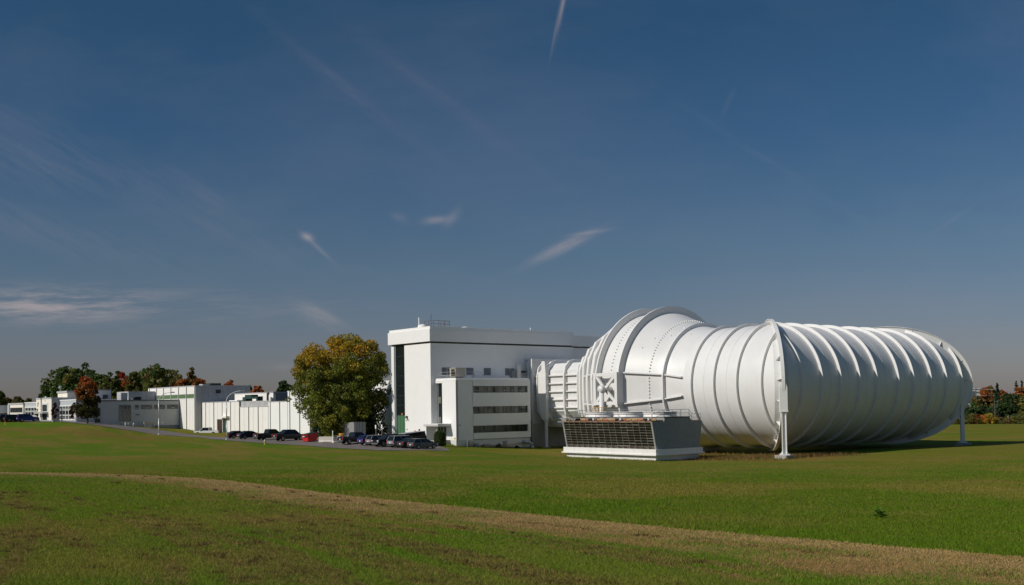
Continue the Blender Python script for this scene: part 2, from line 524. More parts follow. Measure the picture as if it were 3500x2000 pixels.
# ------------------------------------------------------------------ ground sheet
def ground_material():
    m = bpy.data.materials.new('grass_ground')
    m.use_nodes = True
    nt = m.node_tree
    L = nt.links.new
    b = nt.nodes['Principled BSDF']
    b.inputs['Roughness'].default_value = 0.9
    b.inputs['Specular IOR Level'].default_value = 0.02
    geo = nt.nodes.new('ShaderNodeNewGeometry')
    def mth(op, a, c=None, d=None):
        n = nt.nodes.new('ShaderNodeMath'); n.operation = op
        for i, v in enumerate((a, c, d)):
            if v is None: continue
            if isinstance(v, (int, float)): n.inputs[i].default_value = float(v)
            else: L(v, n.inputs[i])
        return n.outputs[0]
    def dot(v, off):
        s = nt.nodes.new('ShaderNodeVectorMath'); s.operation = 'SUBTRACT'
        L(geo.outputs['Position'], s.inputs[0]); s.inputs[1].default_value = (off[0], off[1], 0)
        n = nt.nodes.new('ShaderNodeVectorMath'); n.operation = 'DOT_PRODUCT'
        L(s.outputs[0], n.inputs[0]); n.inputs[1].default_value = (v[0], v[1], 0)
        return n.outputs['Value']
    u = dot(_dir, _O); v = dot(_nrm, _O)
    uc = mth('MINIMUM', mth('MAXIMUM', u, _ulo - 5), _uhi + 10)
    poly = mth('ADD', mth('MULTIPLY', uc, float(_pc[0])), float(_pc[1]))
    for q_ in _pc[2:]:
        poly = mth('ADD', mth('MULTIPLY', poly, uc), float(q_))
    v = mth('SUBTRACT', v, poly)
    def noise(sx, sy, sc, det=5, ro=0.6, uv=True, w=0.0):
        cx = nt.nodes.new('ShaderNodeCombineXYZ')
        L(mth('MULTIPLY', u, sx), cx.inputs[0]); L(mth('MULTIPLY', v, sy), cx.inputs[1]); cx.inputs[2].default_value = w
        n = nt.nodes.new('ShaderNodeTexNoise')
        n.inputs['Scale'].default_value = sc; n.inputs['Detail'].default_value = det; n.inputs['Roughness'].default_value = ro
        L(cx.outputs[0], n.inputs['Vector'])
        return n.outputs[0]
    def rng(x, a, c, lo=0.0, hi=1.0):
        n = nt.nodes.new('ShaderNodeMapRange'); n.interpolation_type = 'SMOOTHSTEP'
        n.inputs[1].default_value = a; n.inputs[2].default_value = c; n.inputs[3].default_value = lo; n.inputs[4].default_value = hi
        L(x, n.inputs[0]); return n.outputs[0]
    def mix(f, a, c):
        n = nt.nodes.new('ShaderNodeMix'); n.data_type = 'RGBA'
        if isinstance(f, float): n.inputs[0].default_value = f
        else: L(f, n.inputs[0])
        for i, q in ((6, a), (7, c)):
            if isinstance(q, tuple): n.inputs[i].default_value = (*q, 1)
            else: L(q, n.inputs[i])
        return n.outputs[2]
    big = noise(1, 1, 0.035, 4, 0.55, w=3.0)
    med = noise(0.35, 1.0, 0.22, 5, 0.6, w=7.0)
    fine = noise(1, 1, 3.5, 4, 0.7, w=1.0)
    vfine = noise(1, 1, 14.0, 3, 0.7, w=2.0)
    green = mix(rng(big, 0.38, 0.62), (0.092, 0.152, 0.012), (0.145, 0.148, 0.018))
    green = mix(rng(med, 0.44, 0.66, 0.0, 0.8), green, (0.210, 0.148, 0.040))
    # near side of the mown edge: long mowing streaks of cut grass
    st = noise(0.05, 1.0, 1.3, 6, 0.68, w=11.0)
    near = rng(v, 0.15, -0.25)
    streak = mth('MULTIPLY', near, rng(st, 0.50, 0.62, 0.0, 0.75))
    # main swath of clippings along the edge
    wob = mth('ADD', v, mth('MULTIPLY', mth('SUBTRACT', noise(0.5, 1.0, 0.5, 4, 0.6, w=5.0), 0.5), 1.6))
    sw = mth('MULTIPLY', rng(v, 0.12, -0.12), rng(wob, -6.2, -3.6))
    # dry patch under the tunnel corner
    dry_c = fw(-12, -2)
    dpos = nt.nodes.new('ShaderNodeVectorMath'); dpos.operation = 'DISTANCE'
    L(geo.outputs['Position'], dpos.inputs[0]); dpos.inputs[1].default_value = (dry_c[0], dry_c[1], GZ)
    dry = mth('MULTIPLY', rng(dpos.outputs['Value'], 22.0, 8.0, 0.0, 0.85), rng(med, 0.3, 0.6))
    col = mix(streak, green, (0.125, 0.098, 0.034))
    dk = mth('MULTIPLY', near, rng(noise(0.10, 1.0, 1.1, 6, 0.7, w=21.0), 0.60, 0.72, 0.0, 0.35))
    col = mix(dk, col, (0.045, 0.042, 0.016))
    col = mix(mth('MULTIPLY', sw, 0.95), col, (0.29, 0.20, 0.085))
    col = mix(dry, col, (0.22, 0.135, 0.040))
    # trodden track from the parking to the cooling tower, and a dry band along the left bank
    for (pa, pb, hw_, am, cc) in (((1530, 1549), (1930, 1576), 0.42, 0.75, (0.26, 0.15, 0.06)), ((-150, 1467), (720, 1505), 3.0, 0.55, (0.17, 0.105, 0.03)), ((850, 1530), (1520, 1560), 0.8, 0.4, (0.2, 0.13, 0.04))):
        A_, B_ = hit(*pa)[:2], hit(*pb)[:2]
        tg = (B_ - A_) / np.linalg.norm(B_ - A_); nn = np.array([-tg[1], tg[0]])
        au = dot(tg, A_); av = mth('ADD', dot(nn, A_), mth('MULTIPLY', mth('SUBTRACT', big, 0.5), 10.0 if hw_ < 1 else 14.0))
        msk = mth('MULTIPLY', rng(mth('ABSOLUTE', av), hw_ * 2.2, hw_ * 0.4), mth('MULTIPLY', rng(au, 0.0, 6.0), rng(au, float(np.linalg.norm(B_ - A_)), float(np.linalg.norm(B_ - A_)) - 6.0)))
        col = mix(mth('MULTIPLY', msk, mth('MULTIPLY', rng(med, 0.3, 0.55), am)), col, cc)
    hs = nt.nodes.new('ShaderNodeHueSaturation')
    L(col, hs.inputs['Color'])
    L(mth('ADD', mth('MULTIPLY', mth('ADD', fine, vfine), 0.85), 0.15), hs.inputs['Value'])
    L(hs.outputs[0], b.inputs['Base Color'])
    bp = nt.nodes.new('ShaderNodeBump')
    bp.inputs['Strength'].default_value = 0.9; bp.inputs['Distance'].default_value = 0.06
    L(mth('ADD', fine, vfine), bp.inputs['Height'])
    L(bp.outputs[0], b.inputs['Normal'])
    return m
def build_ground():
    ang = np.r_[np.arange(-180, -36, 4.0), np.arange(-36, 36, 0.45), np.arange(36, 180, 4.0)]
    rad = [0.6]
    while rad[-1] < 420:
        rad.append(rad[-1] * 1.024 + 0.05)
    rad += [470, 540, 650, 800, 1100, 1600, 2400, 3600]
    rad = np.array(rad)
    A, Rr = np.meshgrid(np.radians(ang), rad)
    X = Rr * np.sin(A); Y = Rr * np.cos(A)
    Z = gz(X.ravel(), Y.ravel()).reshape(X.shape)
    n, k = len(ang), len(rad)
    vs = [(0, 0, g1(0, 0))] + list(zip(X.ravel(), Y.ravel(), Z.ravel()))
    fs = [(0, 1 + (i + 1) % n, 1 + i) for i in range(n)]
    for j in range(k - 1):
        for i in range(n):
            i2 = (i + 1) % n
            fs.append((1 + j * n + i, 1 + j * n + i2, 1 + (j + 1) * n + i2, 1 + (j + 1) * n + i))
    mb = MB(); mb.add(vs, fs)
    return mb.build('ground', ground_material(), None, True, kind='structure')
ground = build_ground()

asphalt = mat('asphalt', (0.175, 0.152, 0.138), 0.9, 0.22, 0.5, spec=0.2, bump=0.35, bscale=9, streak=0.0)
def build_road():
    near = [(1512, 1540), (1460, 1542), (1400, 1543), (1310, 1542), (1180, 1534.5), (1060, 1525), (900, 1516), (780, 1507), (700, 1497.5), (600, 1490.5), (541, 1486), (440, 1471), (357, 1459)]
    N = np.array([rl(hit(*q)) for q in near])
    N = N[np.argsort(N[:, 1])]
    ln = np.r_[N[:, 1], 150, 165, 190, 215]; rn = np.r_[N[:, 0], -57.0, -62.5, -63.0, -63.5]
    lf = np.array([N[0, 1], 34, 37, 40.5, 44, 52, 60, 64, 78, 84, 92, 99, 104, 110, 118, 126, 134, 141, 150, 165, 190, 215])
    rf = np.array([-36.5, -33, -31.5, -30.5, -29.2, -26.6, -26.6, -31, -34.5, -35.2, -35.8, -37.2, -38.4, -39.6, -41.0, -42.3, -43.8, -46.0, -53.2, -57.8, -58.0, -58.2])
    ls = np.arange(N[0, 1], 214, 1.25)
    K = 14
    vs, fs = [], []
    for l in ls:
        a = np.interp(l, ln, rn); b2 = np.interp(l, lf, rf)
        for j in range(K + 1):
            r = a + (b2 - a) * j / K
            p = fw(r, l)
            vs.append((p[0], p[1], g1(p[0], p[1]) + 0.055))
    for i in range(len(ls) - 1):
        for j in range(K):
            q = i * (K + 1) + j
            fs.append((q, q + 1, q + K + 2, q + K + 1))
    mb = MB(); mb.add(vs, fs)
    return mb.build('road', asphalt, None, True, kind='structure')
road = build_road()

# ------------------------------------------------------------------ wind tunnel
white_t = mat('tunnel_white_paint', (0.70, 0.69, 0.675), 0.42, 0.06, 0.3, spec=0.5, streak=0.34, dirt=(0.62, 0.60, 0.56))
white_r = mat('tunnel_rib_paint', (0.72, 0.71, 0.695), 0.45, 0.03, 0.8, spec=0.5, streak=0.12, dirt=(0.6, 0.57, 0.52))
concrete = mat('concrete', (0.36, 0.34, 0.30), 0.85, 0.2, 1.2, bump=0.3, bscale=15, streak=0.3, dirt=(0.2, 0.19, 0.16))
galv = mat('galvanised_steel', (0.42, 0.43, 0.43), 0.45, 0.15, 3, metal=0.6)
RT, SL = 8.72, 30.64
tun = site('wind_tunnel', 'huge white ribbed wind tunnel of steel rings bending round its corner beside the cooling tower', 'wind tunnel', 0, 0, GZ)
# a section = list of (u, z): u is measured outward from the axis towards the viewer side
def radial(l, off=0.0, n=96, ph=0.0):
    ks = [(8.95, 8.72, 0.0, 0), (12.05, 9.25, 1.5, 0), (18.3, 11.9, 2.35, 0), (23.05, 11.9, 2.35, 0), (25.7, 10.9, 2.5, 0.15), (28.4, 9.5, 2.75, 0.4), (31.1, 7.9, 3.0, 0.7), (33.7, 6.2, 3.3, 0.9), (35.4, 5.15, 3.55, 1.0), (60, 5.15, 3.55, 1.0)]
    l_ = [k[0] for k in ks]
    R = np.interp(l, l_, [k[1] for k in ks]); a = np.interp(l, l_, [k[2] for k in ks]); oc = np.interp(l, l_, [k[3] for k in ks])
    phi = (np.arange(n) + ph) * 2 * math.pi / n
    c, s = np.cos(phi), np.sin(phi)
    W = math.sqrt(R * R - a * a)
    rho = np.minimum(R, W / np.maximum(np.abs(c), 1e-6))
    hw = R * 0.925
    ro = np.minimum(np.minimum(hw / np.maximum(abs(c), 1e-6), hw / np.maximum(abs(s), 1e-6)), (2 * hw - hw * 0.27) / (abs(c) + abs(s)))
    rho = rho * (1 - oc) + ro * oc + off
    return rho * c, rho * s
def shell(name, stations, m, smooth=True):
    """stations: list of arrays (n,3) in site coordinates"""
    n = len(stations[0])
    mb = MB()
    vs = [p for s in stations for p in s]
    fs = [(k * n + i, k * n + (i + 1) % n, (k + 1) * n + (i + 1) % n, (k + 1) * n + i) for k in range(len(stations) - 1) for i in range(n)]
    mb.add(vs, fs)
    return mb.build(name, m, tun, smooth)
phi = np.arange(120) * 2 * math.pi / 120
uc_, zc_ = RT * np.cos(phi), RT * np.sin(phi)
# right leg (axis along r, u towards -l)
gg = 1.3 * np.clip(np.cos(phi), 0, 1)       # length of the angled gore piece at the outer side of each corner
shell('shell', [np.c_[-uc_ + gg + (SL + 2 * uc_ - 2 * gg) * k / 6, -uc_, CZ + zc_] for k in range(7)], white_t)
shell('gore', [np.c_[-uc_ + gg / 2, -uc_ + gg / 2, CZ + zc_], np.c_[-uc_ + gg, -uc_, CZ + zc_]], white_t)
shell('gore', [np.c_[-uc_ + gg / 2, -uc_ + gg / 2, CZ + zc_], np.c_[-uc_, -uc_ + gg, CZ + zc_]], white_t)
shell('gore', [np.c_[SL + uc_ - gg / 2, -uc_ + gg / 2, CZ + zc_], np.c_[SL + uc_ - gg, -uc_, CZ + zc_]], white_t)
shell('gore', [np.c_[SL + uc_ - gg / 2, -uc_ + gg / 2, CZ + zc_], np.c_[SL + uc_, -uc_ + gg, CZ + zc_]], white_t)
# back leg (axis along l, at r = SL, u towards +r), runs behind to the hall
shell('shell', [np.c_[SL + uc_, -uc_ + gg + (58 + uc_ - gg) * k / 4, CZ + zc_] for k in range(5)], white_t)
# left leg: mitre to the start of the cone, then cone, settling chamber, contraction and duct
st = [np.c_[-uc_, -uc_ + gg + (8.95 + uc_ - gg) * k / 4, CZ + zc_] for k in range(5)]
shell('shell', st, white_t)
def sec3(l, off=0.0, n=120, ph=0.0):
    u, z = radial(l, off, n, ph)
    return np.c_[-u, np.full(n, l), CZ + z]
shell('cone', [sec3(l) for l in np.linspace(8.93, 18.3, 9)], white_t)
shell('settling_chamber', [sec3(l) for l in (18.3, 20.7, 23.05)], white_t)
shell('contraction', [sec3(l) for l in np.linspace(23.05, 35.4, 14)], white_t)
shell('duct', [sec3(l) for l in (35.4, 38.7, 43.3, 48.9)], white_t, False)
def ring_closed(name, l, h, w, n=120, ph=0.0, parent=tun, m=white_r):
    a0, a1 = sec3(l - w / 2, -0.06, n, ph), sec3(l - w / 2, h, n, ph)
    b0, b1 = a0.copy(), a1.copy()
    b0[:, 1] = l + w / 2; b1[:, 1] = l + w / 2
    mb = MB()
    vs = list(a0) + list(a1) + list(b1) + list(b0)
    fs = []
    for i in range(n):
        j = (i + 1) % n
        for k in range(4):
            k2 = (k + 1) % 4
            fs.append((k * n + i, k * n + j, k2 * n + j, k2 * n + i))
    mb.add(vs, fs)
    return mb.build(name, m, parent)
def ring_arc(name, axis, t, r0, h, w, pm, centre=0.0, n=110):
    """flat plate ring round a straight leg; pm = half opening angle kept (pi = full)"""
    ph_ = np.linspace(-pm, pm, n)
    vs = []
    for rad, dt in ((r0 - 0.06, -w / 2), (r0 + h, -w / 2), (r0 + h, w / 2), (r0 - 0.06, w / 2)):
        for p in ph_:
            u, z = rad * math.cos(p), CZ + rad * math.sin(p)
            vs.append({'r': (t + dt, -u, z), 'l': (-u, t + dt, z), 'b': (SL + u, t + dt, z)}[axis])
    fs = [(k * n + i, k * n + i + 1, ((k + 1) % 4) * n + i + 1, ((k + 1) % 4) * n + i) for k in range(4) for i in range(n - 1)]
    if pm < math.pi - 1e-3:
        fs += [(0, n, 2 * n, 3 * n), (n - 1, 4 * n - 1, 3 * n - 1, 2 * n - 1)]
    mb = MB(); mb.add(vs, fs)
    return mb.build(name, white_r, tun)
for t in (-4.59, -0.1, 4.28, 8.9, 13.28, 18.97, 23.16, 28.08, 32.66, 37.36):
    c = max(-t, t - SL) / RT
    ring_arc('rib', 'r', t, RT, 0.42, 0.19, math.pi if c <= -1 else math.acos(c))
for t in (-5.39, -1.16, 2.94, 7.14):
    c = -t / RT
    ring_arc('rib', 'l', t, RT, 0.42, 0.2, math.pi if c <= -1 else math.acos(c))
for t in (-4, 0.5, 5, 10, 15, 20, 25, 30, 35, 40, 45):
    c = -t / RT
    ring_arc('rib', 'b', t, RT, 0.36, 0.13, math.pi if c <= -1 else math.acos(c))
ring_closed('rib', 12.05, 0.6, 0.22)
ring_closed('rib', 18.3, 1.08, 0.28)
ring_closed('rib', 23.05, 1.08, 0.28)
for l, h in ((25.7, 0.62), (28.4, 0.62), (31.1, 0.62), (33.7, 0.62)):
    ring_closed('rib', l, h, 0.42, 20, 0.5)
for l, w, h in ((35.4, 0.22, 0.55), (38.7, 0.34, 0.72), (43.3, 0.36, 0.78), (45.8, 0.25, 0.6)):
    ring_closed('frame', l, h, w, 32, 0.5)
# weld seams between the ribs
seam_m = mat('weld_seam_paint', (0.60, 0.59, 0.575), 0.5, 0.08, 1.0)
def seam(axis, t):
    o_ = ring_arc('weld_seam', axis, t, RT, 0.018, 0.05, math.pi if max(-t, (t - SL) if axis == 'r' else -t) <= -RT else math.acos(max(-t, (t - SL) if axis == 'r' else -t) / RT))
    o_.data.materials[0] = seam_m
for t in (2.1, 6.6, 11.1, 16.1, 21.1, 25.6, 30.4):
    seam('r', t)
for t in (0.9, 5.0):
    seam('l', t)
# mitre rings
def mitre(name, cr_, cl_, mo, nn):
    """flange in the mitre plane: mo = outward direction (r,l), nn = plane normal (r,l)"""
    n = 140
    ph_ = np.arange(n) * 2 * math.pi / n
    A_, B_ = RT * math.sqrt(2), RT
    ex, ez = np.cos(ph_) / A_, np.sin(ph_) / B_
    ln_ = np.hypot(ex, ez); ex, ez = ex / ln_, ez / ln_
    def crv(off):
        return A_ * np.cos(ph_) + ex * off, CZ + B_ * np.sin(ph_) + ez * off
    def P(u, z, q):
        return np.c_[cr_ + u * mo[0] + q * nn[0], cl_ + u * mo[1] + q * nn[1], z]
    def band(prof, nm):
        mb = MB(); vs = []; m = len(prof)
        for off, q in prof:
            u, z = crv(off); vs += list(P(u, z, q))
        mb.add(vs, [(k * n + i, k * n + (i + 1) % n, ((k + 1) % m) * n + (i + 1) % n, ((k + 1) % m) * n + i) for k in range(m) for i in range(n)])
        return mb.build(nm, white_r, tun)
    web = band([(-1.2, -0.07), (0.74, -0.07), (0.74, 0.07), (-1.2, 0.07)], name)
    band([(0.72, -0.22), (0.80, -0.22), (0.80, 0.22), (0.72, 0.22)], 'ring_cap')
    for p in list(np.radians([-62, -39, -17, 4, 24, 48, 72, 96, 120, 150, 180, 210, 240])):
        u0, z0 = A_ * math.cos(p), B_ * math.sin(p)
        e = np.array([math.cos(p) / A_, math.sin(p) / B_]); e /= np.linalg.norm(e)
        tg = np.array([-e[1], e[0]])
        for sgn in (-1, 1):
            base = np.array([u0, CZ + z0])
            pts = []
            for w in (-0.03, 0.03):
                for (o_, q) in ((-1.1 * max(math.cos(p), 0) - .08, 0.0), (0.72, 0.0), (-0.95 * max(math.cos(p), 0) - .08, 0.7)):
                    uz = base + e * o_ + tg * w
                    pts.append((cr_ + uz[0] * mo[0] + sgn * q * nn[0], cl_ + uz[0] * mo[1] + sgn * q * nn[1], uz[1]))
            g = MB(); g.add(pts, [(0, 1, 2), (3, 5, 4), (0, 3, 4, 1), (1, 4, 5, 2), (2, 5, 3, 0)])
            g.build('gusset', white_r, tun)
s2 = 1 / math.sqrt(2)
mitre('mitre_ring', 0, 0, (-s2, -s2), (s2, -s2))
mitre('mitre_ring', SL, 0, (s2, -s2), (s2, s2))
def column(cr_, cl_, mo, nn, ztop, dist, bracket):
    c = np.array([cr_ + mo[0] * dist, cl_ + mo[1] * dist])
    mo3, nn3 = np.array([*mo, 0]), np.array([*nn, 0])
    z0 = min(gs(c[0], c[1]), GZ) + 0.02
    P = lambda z: np.array([c[0], c[1], z])
    if bracket:
        mb = MB()
        a, b2 = nn3 * 0.50, mo3 * 0.40
        top = P(ztop + 3.1) - mo3 * 0.1
        bot = P(ztop) - mo3 * 0.1
        mb.obox((top + bot) / 2, a, b2, (0, 0, 1.55))
        q = [top - a * 1 - b2, top + a - b2, top + a + b2, top - a + b2]
        t2 = [x + np.array([0, 0, 0.75]) for x in (top - a * .55 - b2, top + a * .55 - b2, top + a * .55 + b2, top - a * .55 + b2)]
        mb.hexa(q + t2)
        mb.build('bracket', white_r, tun)
        MB().obox(P(ztop - 0.07) - mo3 * 0.1, nn3 * 0.56, mo3 * 0.46, (0, 0, 0.06)).build('bearing_plate', white_r, tun)
    mb = MB()
    zc = (ztop + z0 + 0.55) / 2; hh = (ztop - z0 - 0.55) / 2
    for sg in (-1, 1):
        mb.obox(P(zc) + nn3 * 0.26 * sg, nn3 * 0.035, mo3 * 0.27, (0, 0, hh))
    mb.obox(P(zc), nn3 * 0.23, mo3 * 0.03, (0, 0, hh))
    mb.build('column', white_r, tun)
    mb = MB().obox(P(z0 + 0.52), nn3 * 0.62, mo3 * 0.62, (0, 0, 0.05))
    for sx in (-1, 1):
        for sy in (-1, 1):
            k = P(z0 + 0.6) + nn3 * 0.48 * sx + mo3 * 0.48 * sy
            mb.obox(k, nn3 * 0.05, mo3 * 0.05, (0, 0, 0.06))
        g = P(z0 + 0.57)
        mb.add([g + nn3 * 0.28 * sx - mo3 * 0.03, g + nn3 * 0.6 * sx - mo3 * 0.03, g + nn3 * 0.28 * sx - mo3 * 0.03 + np.array([0, 0, .5]), g + nn3 * 0.28 * sx + mo3 * 0.03, g + nn3 * 0.6 * sx + mo3 * 0.03, g + nn3 * 0.28 * sx + mo3 * 0.03 + np.array([0, 0, .5])], [(0, 1, 2), (3, 5, 4), (0, 3, 4, 1), (1, 4, 5, 2), (2, 5, 3, 0)])
    mb.build('base_plate', white_r, tun)
    MB().box(c[0] - 0.95, c[0] + 0.95, c[1] - 0.95, c[1] + 0.95, z0 - 0.5, z0 + 0.47).build('footing', concrete, tun)
column(0, 0, (-s2, -s2), (s2, -s2), 5.15, RT * math.sqrt(2) + 0.42, True)
column(SL, 0, (s2, -s2), (s2, s2), 5.3, RT * math.sqrt(2) - 0.95, False)
MB().obox(np.array([SL + s2 * (RT * math.sqrt(2) - 0.75), -s2 * (RT * math.sqrt(2) - 0.75), 6.2]), np.array([s2, s2, 0]) * 0.3, np.array([s2, -s2, 0]) * 0.35, (0, 0, 0.95)).build('bracket', white_r, tun)
# side frame with crossed braces and the column at the settling chamber
rr0 = -12.95
mb = MB()
l0, l1, z0, z1 = 18.28, 23.05, 6.3, 11.15
for (a, b2, c, d) in ((l0, l1, z0, z0 + 0.5), (l0, l1, z1 - 0.5, z1)):
    mb.box(rr0 - 0.16, rr0 + 0.2, a, b2, c, d)
for (a, b2) in ((l0 - 0.2, l0 + 0.35), (l1 - 0.35, l1 + 0.2)):
    mb.box(rr0 - 0.18, rr0 + 0.24, a, b2, z0 - 0.06, z1 + 0.06)
mb.build('support_frame', white_r, tun)
lm, zm = 20.87, 8.68
for (la, za, lb, zb) in ((l0 + .3, z0 + .4, lm, zm), (l1 - .3, z0 + .4, lm, zm), (l0 + .3, z1 - .4, lm, zm), (l1 - .3, z1 - .4, lm, zm)):
    d = np.array([0, lb - la, zb - za]); ln_ = np.linalg.norm(d); d /= ln_
    nrm_ = np.array([0, -d[2], d[1]])
    MB().obox((rr0 + 0.02, (la + lb) / 2, (za + zb) / 2), (0.13, 0, 0), d * ln_ / 2, nrm_ * 0.21).build('cross_brace', white_r, tun)
mb = MB().tube((rr0 - 0.95, lm, zm), (rr0 + 1.2, lm, zm), 0.42, n=20)
mb.tube((rr0 - 1.05, lm, zm), (rr0 - 0.55, lm, zm), 0.56, n=20)
mb.build('pivot', white_r, tun, True)
gcol = gs(rr0 - 0.7, lm)
MB().tube((rr0 - 0.72, lm, gcol - 0.2), (rr0 - 0.72, lm, zm - 0.35), 0.36, n=18).build('column', white_r, tun, True)
# longitudinal stringers on the cone
for k, (za, zb, zc2) in enumerate(((11.17, 10.65, 10.2), (6.42, 7.05, 7.45))):
    for (la, lb) in ((17.95, 12.2), (11.85, 9.0)):
        def ur(l):
            u, z = radial(l, 0.0, 720)
            zz = np.interp(l, (9.0, 12.05, 18.3), (zc2, zb, za)) - CZ
            i = np.argmin(np.abs(z - zz) + (u < 0) * 99)
            return u[i], CZ + zz
        ua, zA = ur(la); ub, zB = ur(lb)
        mb = MB()
        mb.hexa([(-ua - 0.42, la, zA - 0.09), (-ua + 0.15, la, zA - 0.09), (-ub + 0.15, lb, zB - 0.09), (-ub - 0.42, lb, zB - 0.09), (-ua - 0.42, la, zA + 0.09), (-ua + 0.15, la, zA + 0.09), (-ub + 0.15, lb, zB + 0.09), (-ub - 0.42, lb, zB + 0.09)])
        mb.build('stringer', white_r, tun)
# square collars where the duct meets the hall wall
for l, hw_ in ((46.7, 5.75), (47.9, 5.5)):
    mb = MB()
    for (a, b2, c, d) in ((-hw_, hw_, CZ + hw_ - 0.5, CZ + hw_), (-hw_, hw_, CZ - hw_, CZ - hw_ + 0.5), (-hw_, -hw_ + 0.5, CZ - hw_ + 0.51, CZ + hw_ - 0.51), (hw_ - 0.5, hw_, CZ - hw_ + 0.51, CZ + hw_ - 0.51)):
        mb.box(a, b2, l - 0.12, l + 0.12, c, d)
    mb.build('collar', white_r, tun)
MB().box(-5.2, 5.2, 46.75, 48.79, CZ - 5.2, CZ + 5.2).build('wall_sleeve', white_r, tun)
# rows of studs
for l in (14.35, 20.75):
    u, z = radial(l, 0.10, 132)
    mb = MB()
    for i in range(132):
        if l > 20 and u[i] > 0 and abs(z[i]) < 1.2:
            continue
        rad_ = np.array([-u[i], 0, z[i]]); rad_ /= np.linalg.norm(rad_)
        tg_ = np.array([-rad_[2], 0, rad_[0]])
        mb.obox((-u[i], l, CZ + z[i]), rad_ * 0.10, tg_ * 0.055, (0, 0.10, 0))
    mb.build('stud_row', white_r, tun, kind='stuff')
# stiffeners along the duct
for (la, lb, m_) in ((43.05, 38.95, 5), (38.45, 35.6, 5), (45.6, 43.55, 5), (48.7, 46.0, 4)):
    for z in [11.45, 10.08, 8.7, 7.32, 5.95][:m_]:
        MB().box(-5.15, -4.7, min(la, lb), max(la, lb), z - 0.10, z + 0.10).build('stiffener', white_r, tun)
for l, zz in ((24.6, (11.2, 6.35)), (27.2, (11.1, 6.4)), (29.8, (11.0, 6.5))):
    for z in zz:
        u, zq = radial(l, 0, 360)
        i = np.argmin(np.abs(zq + CZ - z) + (u < 0) * 99)
        MB().box(-u[i] - 0.5, -u[i] + 0.6, l - 0.75, l + 0.75, z - 0.1, z + 0.1).build('stiffener', white_r, tun)
# cover plate beside the big frame, its column and the funnel below
sc3 = 300 / 1747.0
for poly_ in (((345, 420), (360, 1200), (440, 1370), (515, 1370), (495, 420)), ((415, 205), (412, 419), (494, 419), (478, 205))):
    pl = [onr(1780 + x * sc3, 1200 + y * sc3, -5.7) for x, y in poly_]
    MB().prism([(float(a), float(b2)) for a, b2 in pl], 'x', -5.75, -5.2).build('cover_plate', white_r, tun)
lc, _z = onr(1868, 1500, -5.3)
zt_ = onr(1868, 1433, -5.3)[1]
gc = gs(-5.3, lc)
mb = MB().box(-5.5, -5.1, lc - 0.2, lc + 0.2, gc - 0.1, zt_ - 0.3)
mb.build('column', white_r, tun)
MB().box(-5.75, -4.85, lc - 0.45, lc + 0.45, gc - 0.1, gc + 0.12).box(-5.6, -5.0, lc - 0.3, lc + 0.3, zt_ - 0.35, zt_ - 0.2).tube((-5.3, lc, zt_ - 0.25), (-5.3, lc, zt_ + 0.6), 0.16, n=12).build('base_plate', white_r, tun)
MB().hexa([(-3.2, 41.0, 2.6), (3.2, 41.0, 2.6), (3.2, 45.0, 2.6), (-3.2, 45.0, 2.6), (-4.4, 39.2, 4.2), (4.4, 39.2, 4.2), (4.4, 46.2, 4.2), (-4.4, 46.2, 4.2)]).build('hopper', white_r, tun)
for l in (16.0, 28.0):
    zb = gs(0, l) - 0.3
    MB().box(-3.0, 3.0, l - 0.6, l + 0.6, zb, CZ - (RT if l < 20 else 6)).build('saddle', concrete, tun)
for p in ((60, 11.0), (52, 13.5), (69, 13.0), (44, 15.4), (33, 16.4)):
    u, z = radial(p[1], 0.02, 720)
    i = int(p[0] * 2)
    MB().box(-u[i] - 0.05, -u[i] + 0.05, p[1] - 0.12, p[1] + 0.12, CZ + z[i] - 0.05, CZ + z[i] + 0.1).build('lifting_lug', white_r, tun)
# ------------------------------------------------------------------ cooling tower
s8 = 560 / 2548.0
def p8(x, y):
    return 1880 + x * s8, 1380 + y * s8
plinth_w = mat('plinth_white', (0.74, 0.72, 0.69), 0.7, 0.07, 0.8, streak=0.35, dirt=(0.42, 0.40, 0.36), bump=0.1)
clad_g = mat('tower_grey_cladding', (0.27, 0.295, 0.305), 0.6, 0.12, 1.5, lines=('Z', 3.4, 0.8), streak=0.25, dirt=(0.1, 0.1, 0.1))
louv_m = mat('louvre_grey_green', (0.215, 0.20, 0.155), 0.8, 0.25, 0.9, streak=0.4, dirt=(0.11, 0.075, 0.05))
louv_r = mat('louvre_stained', (0.18, 0.15, 0.115), 0.8, 0.3, 0.9, streak=0.4, dirt=(0.12, 0.06, 0.03))
nose_m = mat('edge_light_and_post', (0.42, 0.39, 0.32), 0.7, 0.35, 2.5, streak=0.5, dirt=(0.26, 0.14, 0.08))  # slat edges painted pale for the light they catch; end posts share it
nose_d = mat('louvre_nosing_worn', (0.22, 0.195, 0.155), 0.75, 0.3, 2.5, streak=0.5, dirt=(0.2, 0.1, 0.06))
dark_m = mat('dark_interior', (0.02, 0.021, 0.02), 0.9, 0.2, 1.0)
wood_o = mat('orange_deck_board', (0.42, 0.165, 0.070), 0.75, 0.2, 2.0, streak=0.3, dirt=(0.24, 0.12, 0.06), stretch=(1, 0.3, 1))
wood_y = mat('weathered_yellow_board', (0.40, 0.255, 0.105), 0.75, 0.25, 2.0, streak=0.3, dirt=(0.25, 0.14, 0.07))
stack_w = mat('fan_stack_white', (0.78, 0.76, 0.74), 0.5, 0.05, 1.0, streak=0.15)
yellow_m = mat('safety_yellow', (0.62, 0.31, 0.03), 0.55, 0.1, 3)
ct = site('cooling_tower', 'grey cooling tower with louvred front, orange deck, three fan stacks and white plinth', 'cooling tower', -18.8, 9.7, GZ)
MB().box(-23.05, -14.6, 0.96, 18.5, GZ - 0.5, -0.44).build('plinth', plinth_w, ct)
